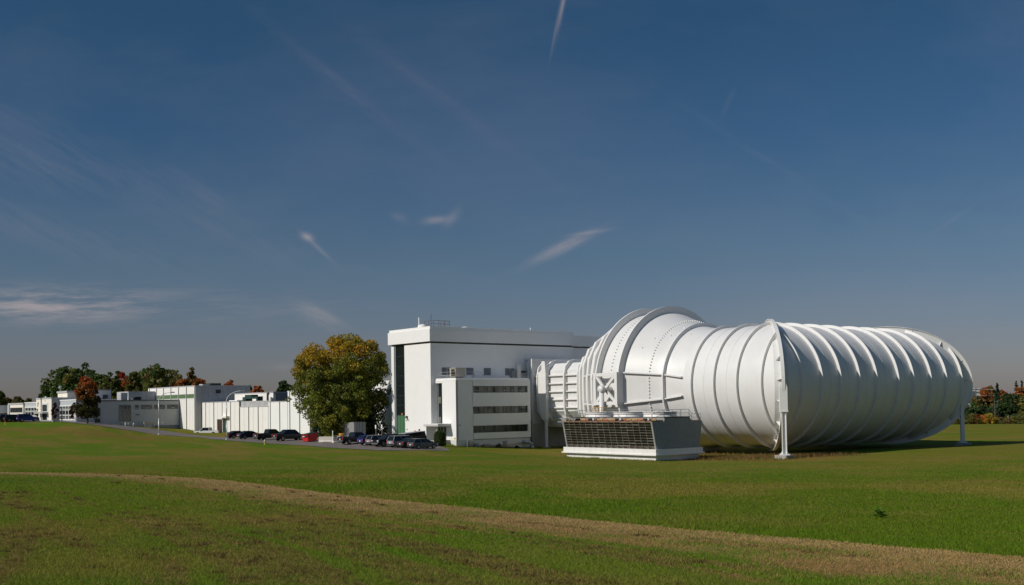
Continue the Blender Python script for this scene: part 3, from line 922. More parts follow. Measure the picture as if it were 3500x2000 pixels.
MB().box(-23.35, -14.1, 0.66, 18.85, -0.44, 0.36).build('basin', plinth_w, ct)
MB().box(-23.55, -13.92, 0.48, 19.05, -0.46, -0.29).build('basin_lip', plinth_w, ct)
side = [(-22.95, 0.365), (-14.55, 0.365), (-13.86, 3.97), (-15.95, 4.02), (-16.39, 4.50), (-21.26, 4.50), (-21.4, 4.02), (-23.7, 3.97)]
MB().prism(side, 'y', 0.92, 1.12).build('end_wall', clad_g, ct)
MB().prism(side, 'y', 18.45, 18.65).build('end_wall', clad_g, ct)
MB().box(-21.3, -16.35, 0.86, 18.7, 4.50, 4.60).build('fan_deck', dark_m, ct)
MB().prism([(-22.1, 0.37), (-15.4, 0.37), (-14.8, 3.9), (-22.7, 3.9)], 'y', 1.13, 18.44).build('fill_core', dark_m, ct)
for sx in (0, 1):
    NCOL, NROW = 15, 10
    ya, yb = 1.14, 18.43
    wcol = (yb - ya) / NCOL
    def fr(z, inn=0.0):
        q = -22.95 - 0.71 * (z - 0.42) / 3.53 + inn
        return q if sx == 0 else -37.51 - q + 0.0
    hrow = 3.53 / NROW
    if sx == 0:
        protos = {}
        for k in range(NROW):
            zt = 0.42 + hrow * (k + 1)
            for c in range(NCOL):
                mm = louv_r if random.random() < 0.22 else louv_m
                key = (k, mm.name)
                yc_ = ya + wcol * (c + 0.5)
                if key not in protos:
                    mb = MB()
                    hw = wcol / 2 - 0.03
                    mb.add([(fr(zt), yc_ - hw, zt), (fr(zt), yc_ + hw, zt), (fr(zt, 0.62), yc_ + hw, zt - hrow * 0.98), (fr(zt, 0.62), yc_ - hw, zt - hrow * 0.98),
                            (fr(zt), yc_ - hw, zt - 0.035), (fr(zt), yc_ + hw, zt - 0.035), (fr(zt, 0.60), yc_ + hw, zt - hrow * 0.98 - 0.035), (fr(zt, 0.60), yc_ - hw, zt - hrow * 0.98 - 0.035)],
                           [(0, 1, 2, 3), (7, 6, 5, 4), (0, 4, 5, 1), (1, 5, 6, 2), (2, 6, 7, 3), (3, 7, 4, 0)])
                    o = mb.build('louvre', mm, ct)
                    protos[key] = (o, yc_)
                else:
                    o, y0_ = protos[key]
                    inst(o, ct, (0, yc_ - y0_, 0))
                if random.random() < 0.93:
                    w2 = wcol / 2 - 0.03
                    zz = zt + random.uniform(-0.012, 0.012)
                    MB().box(fr(zz) - 0.035, fr(zz) + 0.012, yc_ - w2, yc_ + w2, zz - 0.014 - 0.016 * (random.random() < 0.25), zz + 0.012).build('nosing', nose_m if random.random() < 0.45 else nose_d, ct)
    else:
        for k in range(NROW):
            zt = 0.42 + hrow * (k + 1)
            mb = MB()
            a_, b_ = fr(zt), fr(zt, 0.62)
            mb.add([(a_, ya, zt), (a_, yb, zt), (b_, yb, zt - hrow * .98), (b_, ya, zt - hrow * .98), (a_, ya, zt - .035), (a_, yb, zt - .035), (b_, yb, zt - hrow * .98 - .035), (b_, ya, zt - hrow * .98 - .035)],
                   [(0, 1, 2, 3), (7, 6, 5, 4), (0, 4, 5, 1), (1, 5, 6, 2), (2, 6, 7, 3), (3, 7, 4, 0)])
            mb.build('louvre', louv_m, ct)
    for c in range(NCOL + 1):
        y = ya + wcol * c
        w = 0.05 if c in (0, NCOL) else 0.022
        mb = MB()
        mb.hexa([(fr(0.40) - 0.03, y - w, 0.37), (fr(0.40, 0.62), y - w, 0.37), (fr(0.40, 0.62), y + w, 0.37), (fr(0.40) - 0.03, y + w, 0.37),
                 (fr(3.99) - 0.03, y - w, 3.99), (fr(3.99, 0.62), y - w, 3.99), (fr(3.99, 0.62), y + w, 3.99), (fr(3.99) - 0.03, y + w, 3.99)])
        mb.build('louvre_post', nose_m if c in (0, NCOL) else nose_d, ct)
for c in range(15):
    y0_, y1_ = 1.14 + c * 1.1527, 1.14 + (c + 1) * 1.1527
    MB().hexa([(-23.62, y0_ + 0.06, 3.98), (-21.42, y0_ + 0.06, 4.03), (-21.42, y1_ - 0.06, 4.03), (-23.62, y1_ - 0.06, 3.98), (-23.62, y0_ + 0.06, 4.03), (-21.42, y0_ + 0.06, 4.13), (-21.42, y1_ - 0.06, 4.13), (-23.62, y1_ - 0.06, 4.03)]).build('deck_board', wood_o, ct)
    MB().box(-23.66, -21.5, y0_ - 0.05, y0_ + 0.05, 3.99, 4.15).build('joist', louv_m, ct)
    if c not in (0, 14):
        MB().box(-21.44, -21.36, y0_ + 0.05, y1_ - 0.05, 4.10 + random.uniform(-0.02, 0.02), 4.42 + random.uniform(0, 0.05)).build('riser_board', wood_y if c % 3 else wood_o, ct)
MB().box(-16.3, -14.0, 1.14, 18.43, 3.98, 4.06).build('deck_board', wood_o, ct)
for i, lc in enumerate((4.05, 9.8, 15.55)):
    mb = MB().lathe([(2.32, 4.6), (2.30, 4.75), (2.22, 4.9), (2.22, 5.02), (2.34, 5.03), (2.34, 5.13), (2.25, 5.14), (2.25, 5.24), (2.42, 5.25), (2.42, 5.31), (2.12, 5.31), (2.10, 4.61)], (-18.82, lc, 0), 48, cap=False)
    stk = mb.build('fan_stack', stack_w, ct, True)
    mb = MB().tube((-18.82, lc, 4.6), (-18.82, lc, 5.0), 0.3, n=12)
    for k in range(6):
        t = k * math.pi / 3
        d = np.array([math.cos(t), math.sin(t), 0]); e = np.array([-math.sin(t), math.cos(t), 0.35])
        mb.obox(np.array([-18.82, lc, 4.95]) + d * 1.1, d * 0.9, e * 0.22, np.array([0, 0, 0.02]))
    mb.build('fan', galv, ct)
def rail(root, pts, zs, name='railing', r=0.028, m=None, post_step=1.6):
    """pts: polyline of (r,l,zfloor); zs: rail heights above the floor; one mesh per straight run"""
    m = m or galv
    for a, b2 in zip(pts[:-1], pts[1:]):
        a, b2 = np.array(a, float), np.array(b2, float)
        mb = MB()
        for h in zs:
            mb.tube(a + [0, 0, h], b2 + [0, 0, h], r, n=6)
        n = max(1, int(round(np.linalg.norm(b2 - a) / post_step)))
        for i in range(n + 1):
            p = a + (b2 - a) * i / n
            mb.tube(p, p + [0, 0, zs[-1]], r, n=6)
        mb.build(name, m, root)
zf = 4.05
rail(ct, [(-23.45, 1.2, zf), (-23.45, 19.6, zf)], (0.42, 1.0))
rail(ct, [(-23.45, 19.6, zf), (-21.4, 19.6, zf)], (0.42, 1.0))
MB().box(-23.6, -21.3, 18.66, 19.75, 3.9, 4.02).build('landing', galv, ct)
rail(ct, [(-23.45, 1.1, zf), (-21.4, 1.0, zf + .47)], (0.42, 1.0))
rail(ct, [(-21.25, 0.95, 4.6), (-16.45, 0.95, 4.6)], (0.48, 0.96), m=mat('dark_steel', (0.10, 0.11, 0.11), 0.5, 0.15, 3, metal=0.4))
rail(ct, [(-16.45, 0.95, 4.6), (-15.9, 0.95, 4.06), (-14.1, 0.95, 4.02)], (0.42, 0.92))
rail(ct, [(-21.25, 18.6, 4.6), (-16.45, 18.6, 4.6)], (0.48, 0.96))
rail(ct, [(-16.4, 1.0, 4.6), (-16.4, 18.6, 4.6)], (0.48, 0.96))
for l in (4.3, 7.6, 11.2, 14.6, 17.4):
    MB().tube((-23.4, l, 5.0), (-22.7, l - 0.55, 4.1), 0.022, n=6).build('rail_brace', galv, ct)
MB().tube((-23.3, 18.1, 4.75), (-22.4, 17.5, 4.1), 0.07, n=8).build('pipe', stack_w, ct)
for l in (3.6, 8.9, 14.3):
    MB().box(-22.3, -21.6, l - 0.35, l + 0.35, 4.1, 4.42).build('fan_motor', dark_m, ct)
    MB().tube((-22.1, l - 0.55, 4.12), (-22.1, l - 0.55, 4.5), 0.16, n=12).build('motor_cap', stack_w, ct)
mb = MB()
for (a, b2) in (((-18.2, 18.0), (-17.2, 18.0)), ((-17.2, 18.0), (-17.2, 16.2)), ((-18.2, 18.0), (-18.2, 16.2)), ((-18.2, 16.2), (-17.2, 16.2))):
    for h in (5.55, 5.92):
        mb.tube((*a, h), (*b2, h), 0.045, n=6)
    mb.tube((*a, 5.2), (*a, 5.92), 0.045, n=6)
mb.build('ladder_guard', yellow_m, ct)

# ------------------------------------------------------------------ main hall
white_b = mat('hall_white_cladding', (0.80, 0.79, 0.765), 0.6, 0.03, 0.5, lines=('X', 2.6, 0.14), streak=0.16, dirt=(0.66, 0.64, 0.6))
white_l = mat('hall_white_panel', (0.80, 0.79, 0.765), 0.6, 0.03, 0.5, lines=('Y', 2.2, 0.08), streak=0.12, dirt=(0.66, 0.64, 0.6))
white_c = mat('white_coping', (0.80, 0.79, 0.77), 0.55, 0.03, 1.0)
block_w = mat('white_painted_block', (0.62, 0.61, 0.59), 0.8, 0.06, 1.0, lines=('Z', 1.5, 0.15), streak=0.3, dirt=(0.4, 0.38, 0.34))
soff_m = mat('dark_soffit', (0.045, 0.043, 0.042), 0.8, 0.2, 1)
glass_d = glass('dark_glass')
glass_g = glass('greenish_glass', (0.045, 0.058, 0.046), 0.08)
blind_m = glass('blind_behind_glass', (0.085, 0.09, 0.072), 0.12)
blind_l = glass('pale_blind_behind_glass', (0.14, 0.145, 0.12), 0.15)
frame_d = mat('dark_window_frame', (0.035, 0.035, 0.033), 0.45, 0.1, 3)
frame_g = mat('grey_window_frame', (0.22, 0.23, 0.24), 0.5, 0.1, 3)
frame_w = mat('white_window_frame', (0.72, 0.72, 0.70), 0.5, 0.05, 3)
green_d = mat('green_door_paint', (0.050, 0.150, 0.070), 0.6, 0.12, 1.0, streak=0.2, lines=('Y', 4.0, 0.2))
louv_v = mat('vent_grey', (0.24, 0.25, 0.26), 0.6, 0.1, 2)
rust_m = mat('rusty_red_rail', (0.14, 0.07, 0.055), 0.7, 0.2, 3)
hall = site('wind_tunnel_hall', 'tall white hall with deep fascia and narrow dark window strip over a green door', 'building', -26, 48.5, 0.0)
zb = -1.6
MB().box(-25.2, 6.0, 48.8, 60.75, zb, 16.95).build('wall', white_b, hall)
MB().box(6.0, 26.0, 50.6, 60.6, zb, 17.0).build('wall', white_b, hall)
MB().box(-25.7, -25.21, 48.8, 56.6, zb, 16.93).build('front_wall', white_l, hall)
MB().box(-25.7, -25.21, 59.9, 60.75, zb, 16.93).build('front_wall', white_l, hall)
MB().box(-25.55, -25.21, 59.58, 59.89, zb, 16.93).build('window_jamb', frame_g, hall)
MB().box(-25.55, 5.9, 48.95, 60.7, 16.951, 17.24).build('soffit', soff_m, hall)
MB().box(-26.0, 6.0, 48.5, 61.3, 17.25, 19.33).build('fascia', white_c, hall)
MB().box(6.01, 26.2, 50.3, 61.0, 17.25, 19.25).build('fascia', white_b, hall)
MB().box(-25.82, 5.9, 48.68, 61.1, 19.335, 19.76).build('parapet', white_c, hall)
MB().box(-25.205, -25.202, 56.61, 59.57, zb, 16.9)
sw = MB().box(-25.33, -25.22, 56.61, 59.57, 5.05, 16.9).build('strip_window', frame_d, hall)
rows = np.linspace(5.1, 16.88, 8)
cols = np.linspace(56.64, 59.55, 4)
for i in range(7):
    for j in range(3):
        MB().box(-25.35, -25.335, cols[j] + 0.03, cols[j + 1] - 0.03, rows[i] + 0.04, rows[i + 1] - 0.04).build('pane', glass_d, sw)
gd = MB().box(-25.42, -25.22, 56.62, 59.3, zb, 5.0).build('door', green_d, hall)
for k in range(3):
    MB().box(-25.45, -25.421, 56.66 + k * 0.88, 56.66 + k * 0.88 + 0.82, 1.6, 4.92).build('door_leaf', green_d, gd)
MB().box(-25.5, -25.43, 57.75, 58.0, 5.1, 5.42).build('warning_lamp', mat('orange_lamp', (0.8, 0.28, 0.06), 0.4, 0.1, 3), hall)
# building number on the wall, lamp above it
def text_mesh(body, size, name, m, parent, loc, rot):
    cu = bpy.data.curves.new(name, 'FONT')
    cu.body = body
    cu.size = size
    cu.extrude = 0.012
    cu.align_x = 'CENTER'
    cu.align_y = 'CENTER'
    cu.space_character = 1.5
    tmp = bpy.data.objects.new(name, cu)
    me = bpy.data.meshes.new_from_object(tmp)
    bpy.data.objects.remove(tmp)
    me.materials.append(m)
    o = bpy.data.objects.new(name, me)
    COL.objects.link(o)
    o.parent = parent
    og = ORG[parent.name]
    o.location = (loc[0] - og[0], loc[1] - og[1], loc[2] - og[2])
    o.rotation_euler = rot
    return o
FACE_R = (math.pi / 2, 0, -math.pi / 2)      # lettering that faces -r
text_mesh('U70', 0.42, 'building_number', frame_d, hall, (-25.72, 55.85, 4.2), FACE_R)
MB().box(-25.95, -25.705, 55.75, 56.15, 4.6, 4.95).hexa([(-26.05, 55.78, 4.55), (-25.75, 55.78, 4.55), (-25.75, 56.12, 4.55), (-26.05, 56.12, 4.55), (-25.95, 55.75, 4.72), (-25.72, 55.75, 4.72), (-25.72, 56.15, 4.72), (-25.95, 56.15, 4.72)]).build('wall_lamp', mat('dark_bronze', (0.09, 0.075, 0.05), 0.5, 0.2, 3), hall)
MB().box(-25.74, -25.705, 55.9, 56.15, 2.55, 2.8).build('intercom', frame_g, hall)
MB().box(-25.75, -25.705, 52.1, 52.5, 1.2, 2.75).build('wall_panel', frame_d, hall)
MB().tube((-26.0, 53.2, 1.3), (-26.0, 53.2, 2.15), 0.14, n=10).box(-26.08, -25.9, 53.1, 53.3, 2.1, 2.5).build('standpipe', mat('red_paint', (0.42, 0.02, 0.02), 0.45, 0.1, 3), hall)
# vents in the shaded wall
for (a, b2, dbl) in ((-23.44, -21.53, True), (-18.4, -16.91, False), (-14.65, -13.19, False), (-9.98, -8.01, True)):
    f = MB().box(a, b2, 48.72, 48.799, 11.69, 12.93).build('vent', louv_v, hall)
    for k in range(11):
        z = 11.76 + k * 0.105
        MB().hexa([(a + .05, 48.66, z), (b2 - .05, 48.66, z), (b2 - .05, 48.715, z + .07), (a + .05, 48.715, z + .07), (a + .05, 48.66, z + .02), (b2 - .05, 48.66, z + .02), (b2 - .05, 48.715, z + .09), (a + .05, 48.715, z + .09)]).build('slat', louv_v, f)
    if dbl:
        MB().box((a + b2) / 2 - .03, (a + b2) / 2 + .03, 48.63, 48.719, 11.7, 12.9).build('mullion', frame_w, f)
    MB().box(a - .05, b2 + .05, 48.66, 48.799, 11.60, 11.685).build('sill', frame_w, f)
for (rr, ra, z0_, z1_) in ((-19.35, -20.2, 11.1, 12.9), (-4.6, -5.5, 12.9, 14.4)):
    MB().tube((rr, 48.66, z0_), (rr, 48.66, z1_), 0.04, n=6).tube((rr, 48.66, z1_), (ra, 48.4, z1_), 0.03, n=6).build('wall_bracket', frame_g, hall)
MB().box(-6.5, -5.6, 48.3, 48.799, 12.2, 12.45).build('wall_lamp', frame_d, hall)
MB().box(-7.7, -6.9, 48.2, 48.799, 8.9, 13.6).build('riser_duct', white_c, hall)
MB().box(-8.9, -7.75, 48.35, 48.799, 9.6, 12.6).build('access_panel', louv_v, hall)
# shaded concrete below the duct
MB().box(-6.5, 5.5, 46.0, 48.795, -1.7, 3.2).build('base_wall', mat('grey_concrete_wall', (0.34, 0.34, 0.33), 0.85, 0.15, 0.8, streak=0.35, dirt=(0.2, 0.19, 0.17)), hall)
# roof gear
MB().tube((-25.3, 52.6, 19.75), (-25.3, 52.6, 21.45), 0.13, n=10).lathe([(0.3, 19.7), (0.2, 20.0), (0.13, 20.25)], (-25.3, 52.6, 0), 10).build('roof_mast', white_c, hall)
MB().tube((-24.3, 50.5, 19.7), (-24.3, 50.5, 21.9), 0.035, n=6).build('lightning_rod', frame_d, hall)
rail(hall, [(-24.9, 51.6, 19.76), (-24.9, 49.0, 19.76), (-21.6, 49.0, 19.76), (-21.6, 51.6, 19.76)], (0.45, 1.0), 'roof_railing', 0.03, rust_m, 1.2)
MB().lathe([(0.7, 19.7), (0.7, 20.0), (0.55, 20.2), (0.2, 20.3)], (-25.0, 51.9, 0), 16).build('roof_vent', white_c, hall)
MB().lathe([(0.6, 19.7), (0.6, 19.86), (0.3, 19.95)], (-18.0, 49.6, 0), 16).build('roof_vent', white_c, hall)
MB().tube((-3.6, 49.4, 19.7), (-3.6, 49.4, 20.25), 0.08, n=8).build('roof_mast', white_c, hall)

# ------------------------------------------------------------------ office annex in front of the hall
wing = site('office_annex', 'three storey white office annex with ribbon windows and a rooftop air conditioner', 'building', -17, 43, -0.8)
FR, FRi = -24.86, -24.4
MB().box(FRi, -9.45, 43.45, 48.79, -1.6, 10.6).build('core', white_b, wing)
# left face: stair window strip beside solid wall
MB().box(FR, FRi - 0.001, 43.0, 46.8, 0.95, 10.65).build('front_wall', white_l, wing)
MB().box(FR, FRi - 0.001, 46.801, 48.79, 10.3, 10.65).build('front_wall', white_l, wing)
MB().box(FR, FRi - 0.001, 46.801, 48.79, -1.0, 3.6).build('front_wall', white_l, wing)
sw = MB().box(-24.55, FRi - 0.001, 46.801, 48.3, 3.601, 10.299).build('stair_window', frame_d, wing)
zs = np.linspace(3.62, 10.28, 7)
for i in range(6):
    for j in range(2):
        a = 46.83 + j * 0.74
        MB().box(-24.575, -24.555, a, a + 0.70, zs[i] + 0.03, zs[i + 1] - 0.03).build('pane', blind_l if (i, j) in ((3, 1), (0, 1)) else glass_d, sw)
MB().box(FRi, FRi + 0.01, 48.3, 48.79, 3.601, 10.299)
# right face: wall around three ribbon windows
bands = [(8.62, 9.71), (5.19, 6.36), (2.06, 3.23)]
ra, rb = -21.45, -9.85
MB().box(FR + .001, ra, 43.0, 43.449, 0.95, 10.65).build('side_wall', white_b, wing)
MB().box(rb, -9.3, 42.9, 43.449, 1.05, 10.65).build('side_wall', white_b, wing)
zz = [1.05] + [v for b2 in bands[::-1] for v in b2] + [10.65]
for k in range(0, 8, 2):
    MB().box(ra, rb, 42.9, 43.449, zz[k], zz[k + 1]).build('side_wall', white_b, wing)
MB().box(-9.45, -9.3, 43.449, 48.79, 1.05, 10.65).build('side_wall', white_b, wing)
MB().box(FR + 0.06, -9.4, 43.06, 48.79, 10.65, 11.06).build('parapet', white_c, wing)
MB().box(FR - 0.04, -9.26, 42.86, 48.79, 10.62, 10.72).build('coping', white_c, wing)
MB().box(FR + 0.02, -9.42, 43.05, 48.79, -1.8, 0.949).build('foundation', block_w, wing)
fr_ = [957, 1042, 1115, 1245, 1325, 1460, 1505, 1580, 1705, 1780, 1890, 1965, 2085, 2155, 2285]
fr_ = [(x - 957) / (2285 - 957.0) for x in fr_]
kinds = [[1, 0, 2, 0, 1, 0, 1, 2, 0, 3, 0, 3, 0, 2], [1, 0, 0, 2, 1, 0, 1, 2, 0, 2, 1, 2, 0, 1], [0, 1, 0, 1, 1, 0, 1, 1, 0, 1, 0, 0, 0, 0]]
gl = [glass_d, glass_g, blind_m, blind_l]
for bi, (z0_, z1_) in enumerate(bands):
    wf = MB().box(ra, rb, 43.2, 43.26, z0_, z0_ + 0.06).box(ra, rb, 43.2, 43.26, z1_ - 0.06, z1_)
    for x in fr_:
        q = ra + (rb - ra) * x
        wf.box(max(q - 0.04, ra), min(q + 0.04, rb), 43.2, 43.26, z0_ + 0.061, z1_ - 0.061)
    w = wf.build('window', frame_d, wing)
    for j in range(14):
        a, b2 = ra + (rb - ra) * fr_[j] + 0.041, ra + (rb - ra) * fr_[j + 1] - 0.041
        MB().box(a, b2, 43.235, 43.25, z0_ + 0.061, z1_ - 0.061).build('pane', gl[kinds[bi][j]], w)
        if j in (1, 8, 10, 12) and bi < 2:
            MB().box(a, b2, 43.195, 43.23, z0_ + 0.32, z0_ + 0.37).build('transom', frame_w if bi == 0 else frame_g, w)
    MB().box(ra, rb, 42.86, 43.2, z0_ - 0.07, z0_ - 0.002).build('sill', frame_w if bi == 0 else white_c, w)
    MB().box(ra, rb, 43.40, 43.448, z0_, z1_).build('backing', dark_m, w)
# entrance
MB().box(-27.3, -24.861, 44.6, 48.75, 3.30, 3.52).box(-27.45, -24.861, 44.45, 48.75, 3.52, 3.68).build('canopy', white_c, wing)
MB().box(-27.2, -25.71, 48.1, 48.6, 0.6, 3.299).build('porch_wall', white_l, wing)
MB().box(-27.2, -24.861, 44.7, 48.09, 0.35, 1.02).build('porch_step', concrete, wing)
dr = MB().box(-24.93, -24.861, 45.6, 48.05, 1.02, 3.28).build('door', frame_w, wing)
for a in (45.7, 46.5, 47.3):
    MB().box(-24.95, -24.931, a, a + 0.68, 1.1, 3.1).build('pane', glass_g, dr)
MB().box(-24.89, -24.861, 43.15, 43.6, 1.15, 1.38).build('notice_plate', mat('plate_yellow', (0.6, 0.42, 0.12), 0.5, 0.1, 3), wing)
MB().tube((-24.2, 42.999, 3.4), (-24.2, 42.75, 3.4), 0.14, 0.10, n=12).build('wall_fan', frame_g, wing)
# pipes, box and vent on the foundation
gy = mat('gas_pipe_yellow', (0.52, 0.33, 0.06), 0.5, 0.15, 3)
zfl = lambda r: gs(r, 42.6)
MB().path([(-21.2, 42.8, zfl(-21.2) + 0.35), (-16, 42.8, zfl(-16) + 0.38), (-11, 42.8, zfl(-11) + 0.75)], 0.05).build('gas_pipe', gy, wing)
MB().path([(-22.6, 42.75, 0.1), (-22.0, 42.75, 0.1), (-21.7, 42.75, 0.5), (-21.3, 42.8, 0.6)], 0.06).build('gas_pipe', gy, wing)
MB().lathe([(0.1, -0.1), (0.25, 0.0), (0.25, 0.35), (0.1, 0.45)], (-22.5, 42.75, 0.25), 12).build('gas_meter', galv, wing)
MB().box(-21.3, -20.6, 42.7, 43.04, -0.2, 0.35).build('meter_box', frame_g, wing)
MB().box(-15.3, -14.5, 42.97, 43.049, -0.25, 0.55).build('louvre_panel', louv_v, wing)
for r in (-19.4, -18.6, -18.0):
    MB().tube((r, 42.75, zfl(r) + 0.3), (r, 42.75, zfl(r) + 0.55), 0.09, n=8).tube((r, 42.75, zfl(r) + 0.45), (r, 43.06, zfl(r) + 0.45), 0.04, n=6).build('pipe_valve', galv, wing)
MB().box(-18.6, -18.4, 42.95, 43.049, 0.35, 0.55).build('wall_lamp', frame_w, wing)
MB().box(-11.8, -11.3, 42.9, 43.049, 0.3, 0.42).build('wall_lamp', frame_w, wing)
gq = zfl(-9.9)
MB().path([(-11.0, 43.0, gq + 1.0), (-10.5, 42.3, gq + 1.0), (-10.05, 42.1, gq + 0.82), (-9.85, 42.0, gq + 0.45), (-9.8, 42.0, gq - 0.2)], 0.32, 14).build('vent_pipe', galv, wing, True)
MB().box(-23.0, -22.9, 42.6, 42.7, zfl(-22.9) - 0.2, zfl(-22.9) + 1.35).build('marker_post', frame_w, wing)
rail(wing, [(-24.2, 48.4, 11.06), (-24.2, 44.0, 11.06), (-19.0, 44.0, 11.06)], (0.5, 1.0), 'roof_railing', 0.035, galv, 2.0)
MB().tube((-20.6, 44.2, 11.0), (-20.2, 44.2, 11.9), 0.06, n=6).tube((-20.2, 44.2, 11.0), (-20.2, 44.2, 12.0), 0.05, n=6).build('roof_ladder', galv, wing)
tan = mat('tan_sheet_metal', (0.46, 0.42, 0.34), 0.5, 0.06, 2)
ac = site('air_conditioner', 'tan boxed air conditioner with a dark grille standing on the flat annex roof', 'air conditioner', -22.9, 45.1, 11.06)
MB().box(-23.9, -21.9, 44.3, 45.9, 11.25, 12.65).build('casing', tan, ac)
MB().box(-24.0, -21.8, 44.2, 46.0, 12.65, 12.73).build('lid', tan, ac)
MB().box(-23.94, -23.901, 44.5, 45.5, 11.4, 12.5).build('grille', dark_m, ac)
MB().box(-23.7, -22.1, 44.5, 45.7, 11.0, 11.249).build('curb', dark_m, ac)
# ------------------------------------------------------------------ far buildings on the left
cream = mat('cream_render', (0.80, 0.74, 0.64), 0.7, 0.05, 0.8, streak=0.12, dirt=(0.55, 0.5, 0.42))
pan_w = mat('white_concrete_panel', (0.78, 0.755, 0.71), 0.75, 0.05, 0.8, streak=0.22, dirt=(0.50, 0.46, 0.41), bump=0.05)
pan_w2 = mat('new_white_panel', (0.79, 0.785, 0.76), 0.65, 0.03, 0.6)
grey_w = mat('grey_metal_wall', (0.50, 0.50, 0.50), 0.65, 0.06, 0.5, lines=('X', 1.2, 0.06), streak=0.1)
stain_g = mat('stained_grey_wall', (0.42, 0.42, 0.42), 0.8, 0.25, 0.35, streak=0.75, dirt=(0.17, 0.165, 0.16))
blue_g = mat('pale_blue_grey_panel', (0.46, 0.48, 0.51), 0.6, 0.06, 0.8)
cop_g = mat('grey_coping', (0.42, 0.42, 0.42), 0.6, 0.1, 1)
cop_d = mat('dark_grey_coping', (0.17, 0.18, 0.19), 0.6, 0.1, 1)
joint_shade = mat('dark_joint_and_shadow', (0.13, 0.13, 0.125), 0.8, 0.2, 2)  # real panel joints; the wide gaps also paint the pilasters' shadows dark
green_w = mat('green_window_panel', (0.115, 0.20, 0.075), 0.25, 0.12, 1.2, spec=0.5)
green_k = mat('dark_green_duct', (0.020, 0.055, 0.042), 0.5, 0.2, 2)
brown_d = mat('brown_door', (0.055, 0.025, 0.018), 0.6, 0.15, 1)
green_k2 = mat('dark_green_door', (0.02, 0.05, 0.035), 0.5, 0.15, 1)
grey_low = mat('grey_retaining_wall', (0.30, 0.31, 0.32), 0.8, 0.1, 1)
def win_r(root, r, l0, l1, z0, z1, ncol, nrow, m=None, fm=None, fw_=0.09, panes=True, name='window', mats=None):
    """window facing -r; the pane grid is sunk behind its frame"""
    fm = fm or frame_w; m = m or glass_d
    mb = MB()
    cs_ = np.linspace(l0, l1, ncol + 1); rs_ = np.linspace(z0, z1, nrow + 1)
    for c in cs_:
        mb.box(r - 0.10, r + 0.02, c - fw_ / 2, c + fw_ / 2, z0 - fw_ / 2, z1 + fw_ / 2)
    for c0, c1 in zip(cs_[:-1], cs_[1:]):
        for z in rs_:
            mb.box(r - 0.098, r + 0.02, c0 + fw_ / 2, c1 - fw_ / 2, z - fw_ / 2, z + fw_ / 2)
    w = mb.build(name, fm, root)
    k = 0
    for c0, c1 in zip(cs_[:-1], cs_[1:]):
        for z_0, z_1 in zip(rs_[:-1], rs_[1:]):
            mm = mats[k % len(mats)] if mats else m
            MB().box(r - 0.045, r - 0.02, c0 + fw_ / 2, c1 - fw_ / 2, z_0 + fw_ / 2, z_1 - fw_ / 2).build('pane', mm, w)
            k += 1
    return w
def win_l(root, l, r0, r1, z0, z1, ncol, nrow, m=None, fm=None, fw_=0.09, name='window', mats=None):
    fm = fm or frame_w; m = m or glass_d
    mb = MB()
    cs_ = np.linspace(r0, r1, ncol + 1); rs_ = np.linspace(z0, z1, nrow + 1)
    for c in cs_:
        mb.box(c - fw_ / 2, c + fw_ / 2, l - 0.10, l + 0.02, z0 - fw_ / 2, z1 + fw_ / 2)
    for c0, c1 in zip(cs_[:-1], cs_[1:]):
        for z in rs_:
            mb.box(c0 + fw_ / 2, c1 - fw_ / 2, l - 0.098, l + 0.02, z - fw_ / 2, z + fw_ / 2)
    w = mb.build(name, fm, root)
    k = 0
    for c0, c1 in zip(cs_[:-1], cs_[1:]):
        for z_0, z_1 in zip(rs_[:-1], rs_[1:]):
            mm = mats[k % len(mats)] if mats else m
            MB().box(c0 + fw_ / 2, c1 - fw_ / 2, l - 0.045, l - 0.02, z_0 + fw_ / 2, z_1 - fw_ / 2).build('pane', mm, w)
            k += 1
    return w
# tall hall with green windows
RH = -30.6
mh = site('machine_hall', 'tall white panelled hall with a row of green windows under its roof', 'building', RH, 134.4, 1.5)
MB().box(RH + 0.15, -17.4, 134.55, 163.0, 0.5, 11.9).build('core', joint_shade, mh)
MB().box(RH + 0.16, -17.4, 134.4, 134.549, 0.5, 11.85).build('side_wall', stain_g, mh)
MB().box(RH - 0.05, -17.3, 134.3, 163.1, 11.85, 12.05).build('coping', cop_g, mh)
bay = [134.5, 139.25, 143.85, 148.5, 153.1, 157.6, 162.2]
for i in range(6):
    a, b2 = bay[i] + 0.12, bay[i + 1] - 0.12
    MB().box(RH, RH + 0.149, a, b2, 10.16, 11.84).build('panel', pan_w, mh)
    w = MB().box(RH + 0.03, RH + 0.149, a, b2, 9.22, 10.15).build('window', frame_g, mh)
    for k in range(3):
        q = a + 0.25 + (b2 - a - 0.5) * k / 3
        MB().box(RH + 0.005, RH + 0.028, q + 0.02, q + (b2 - a - 0.5) / 3 - 0.02, 9.26, 10.08).build('pane', green_w, w)
    MB().box(RH - 0.05, RH + 0.149, a, b2, 9.08, 9.21).build('sill', pan_w, w)
    np_ = 3
    for k in range(np_):
        q = a + (b2 - a) * k / np_
        MB().box(RH, RH + 0.149, q + 0.02, q + (b2 - a) / np_ - 0.02, 0.5, 9.07).build('panel', pan_w, mh)
for q in bay:
    MB().box(RH - 0.14, RH + 0.149, q - 0.06 + 0.14, q + 0.06 + 0.14, 0.5, 11.84).build('pilaster', pan_w, mh)
MB().box(RH - 0.1, RH + 0.149, 162.35, 163.0, 0.5, 11.84).build('panel', pan_w, mh)
rA, zA = onl(600 + 625 * .2198, 1220 + 512 * .2198, 134.4); rB, zB = onl(600 + 702 * .2198, 1220 + 566 * .2198, 134.4)
MB().box(rA, rB, 134.33, 134.399, zB, zA).build('window', glass_d, mh)
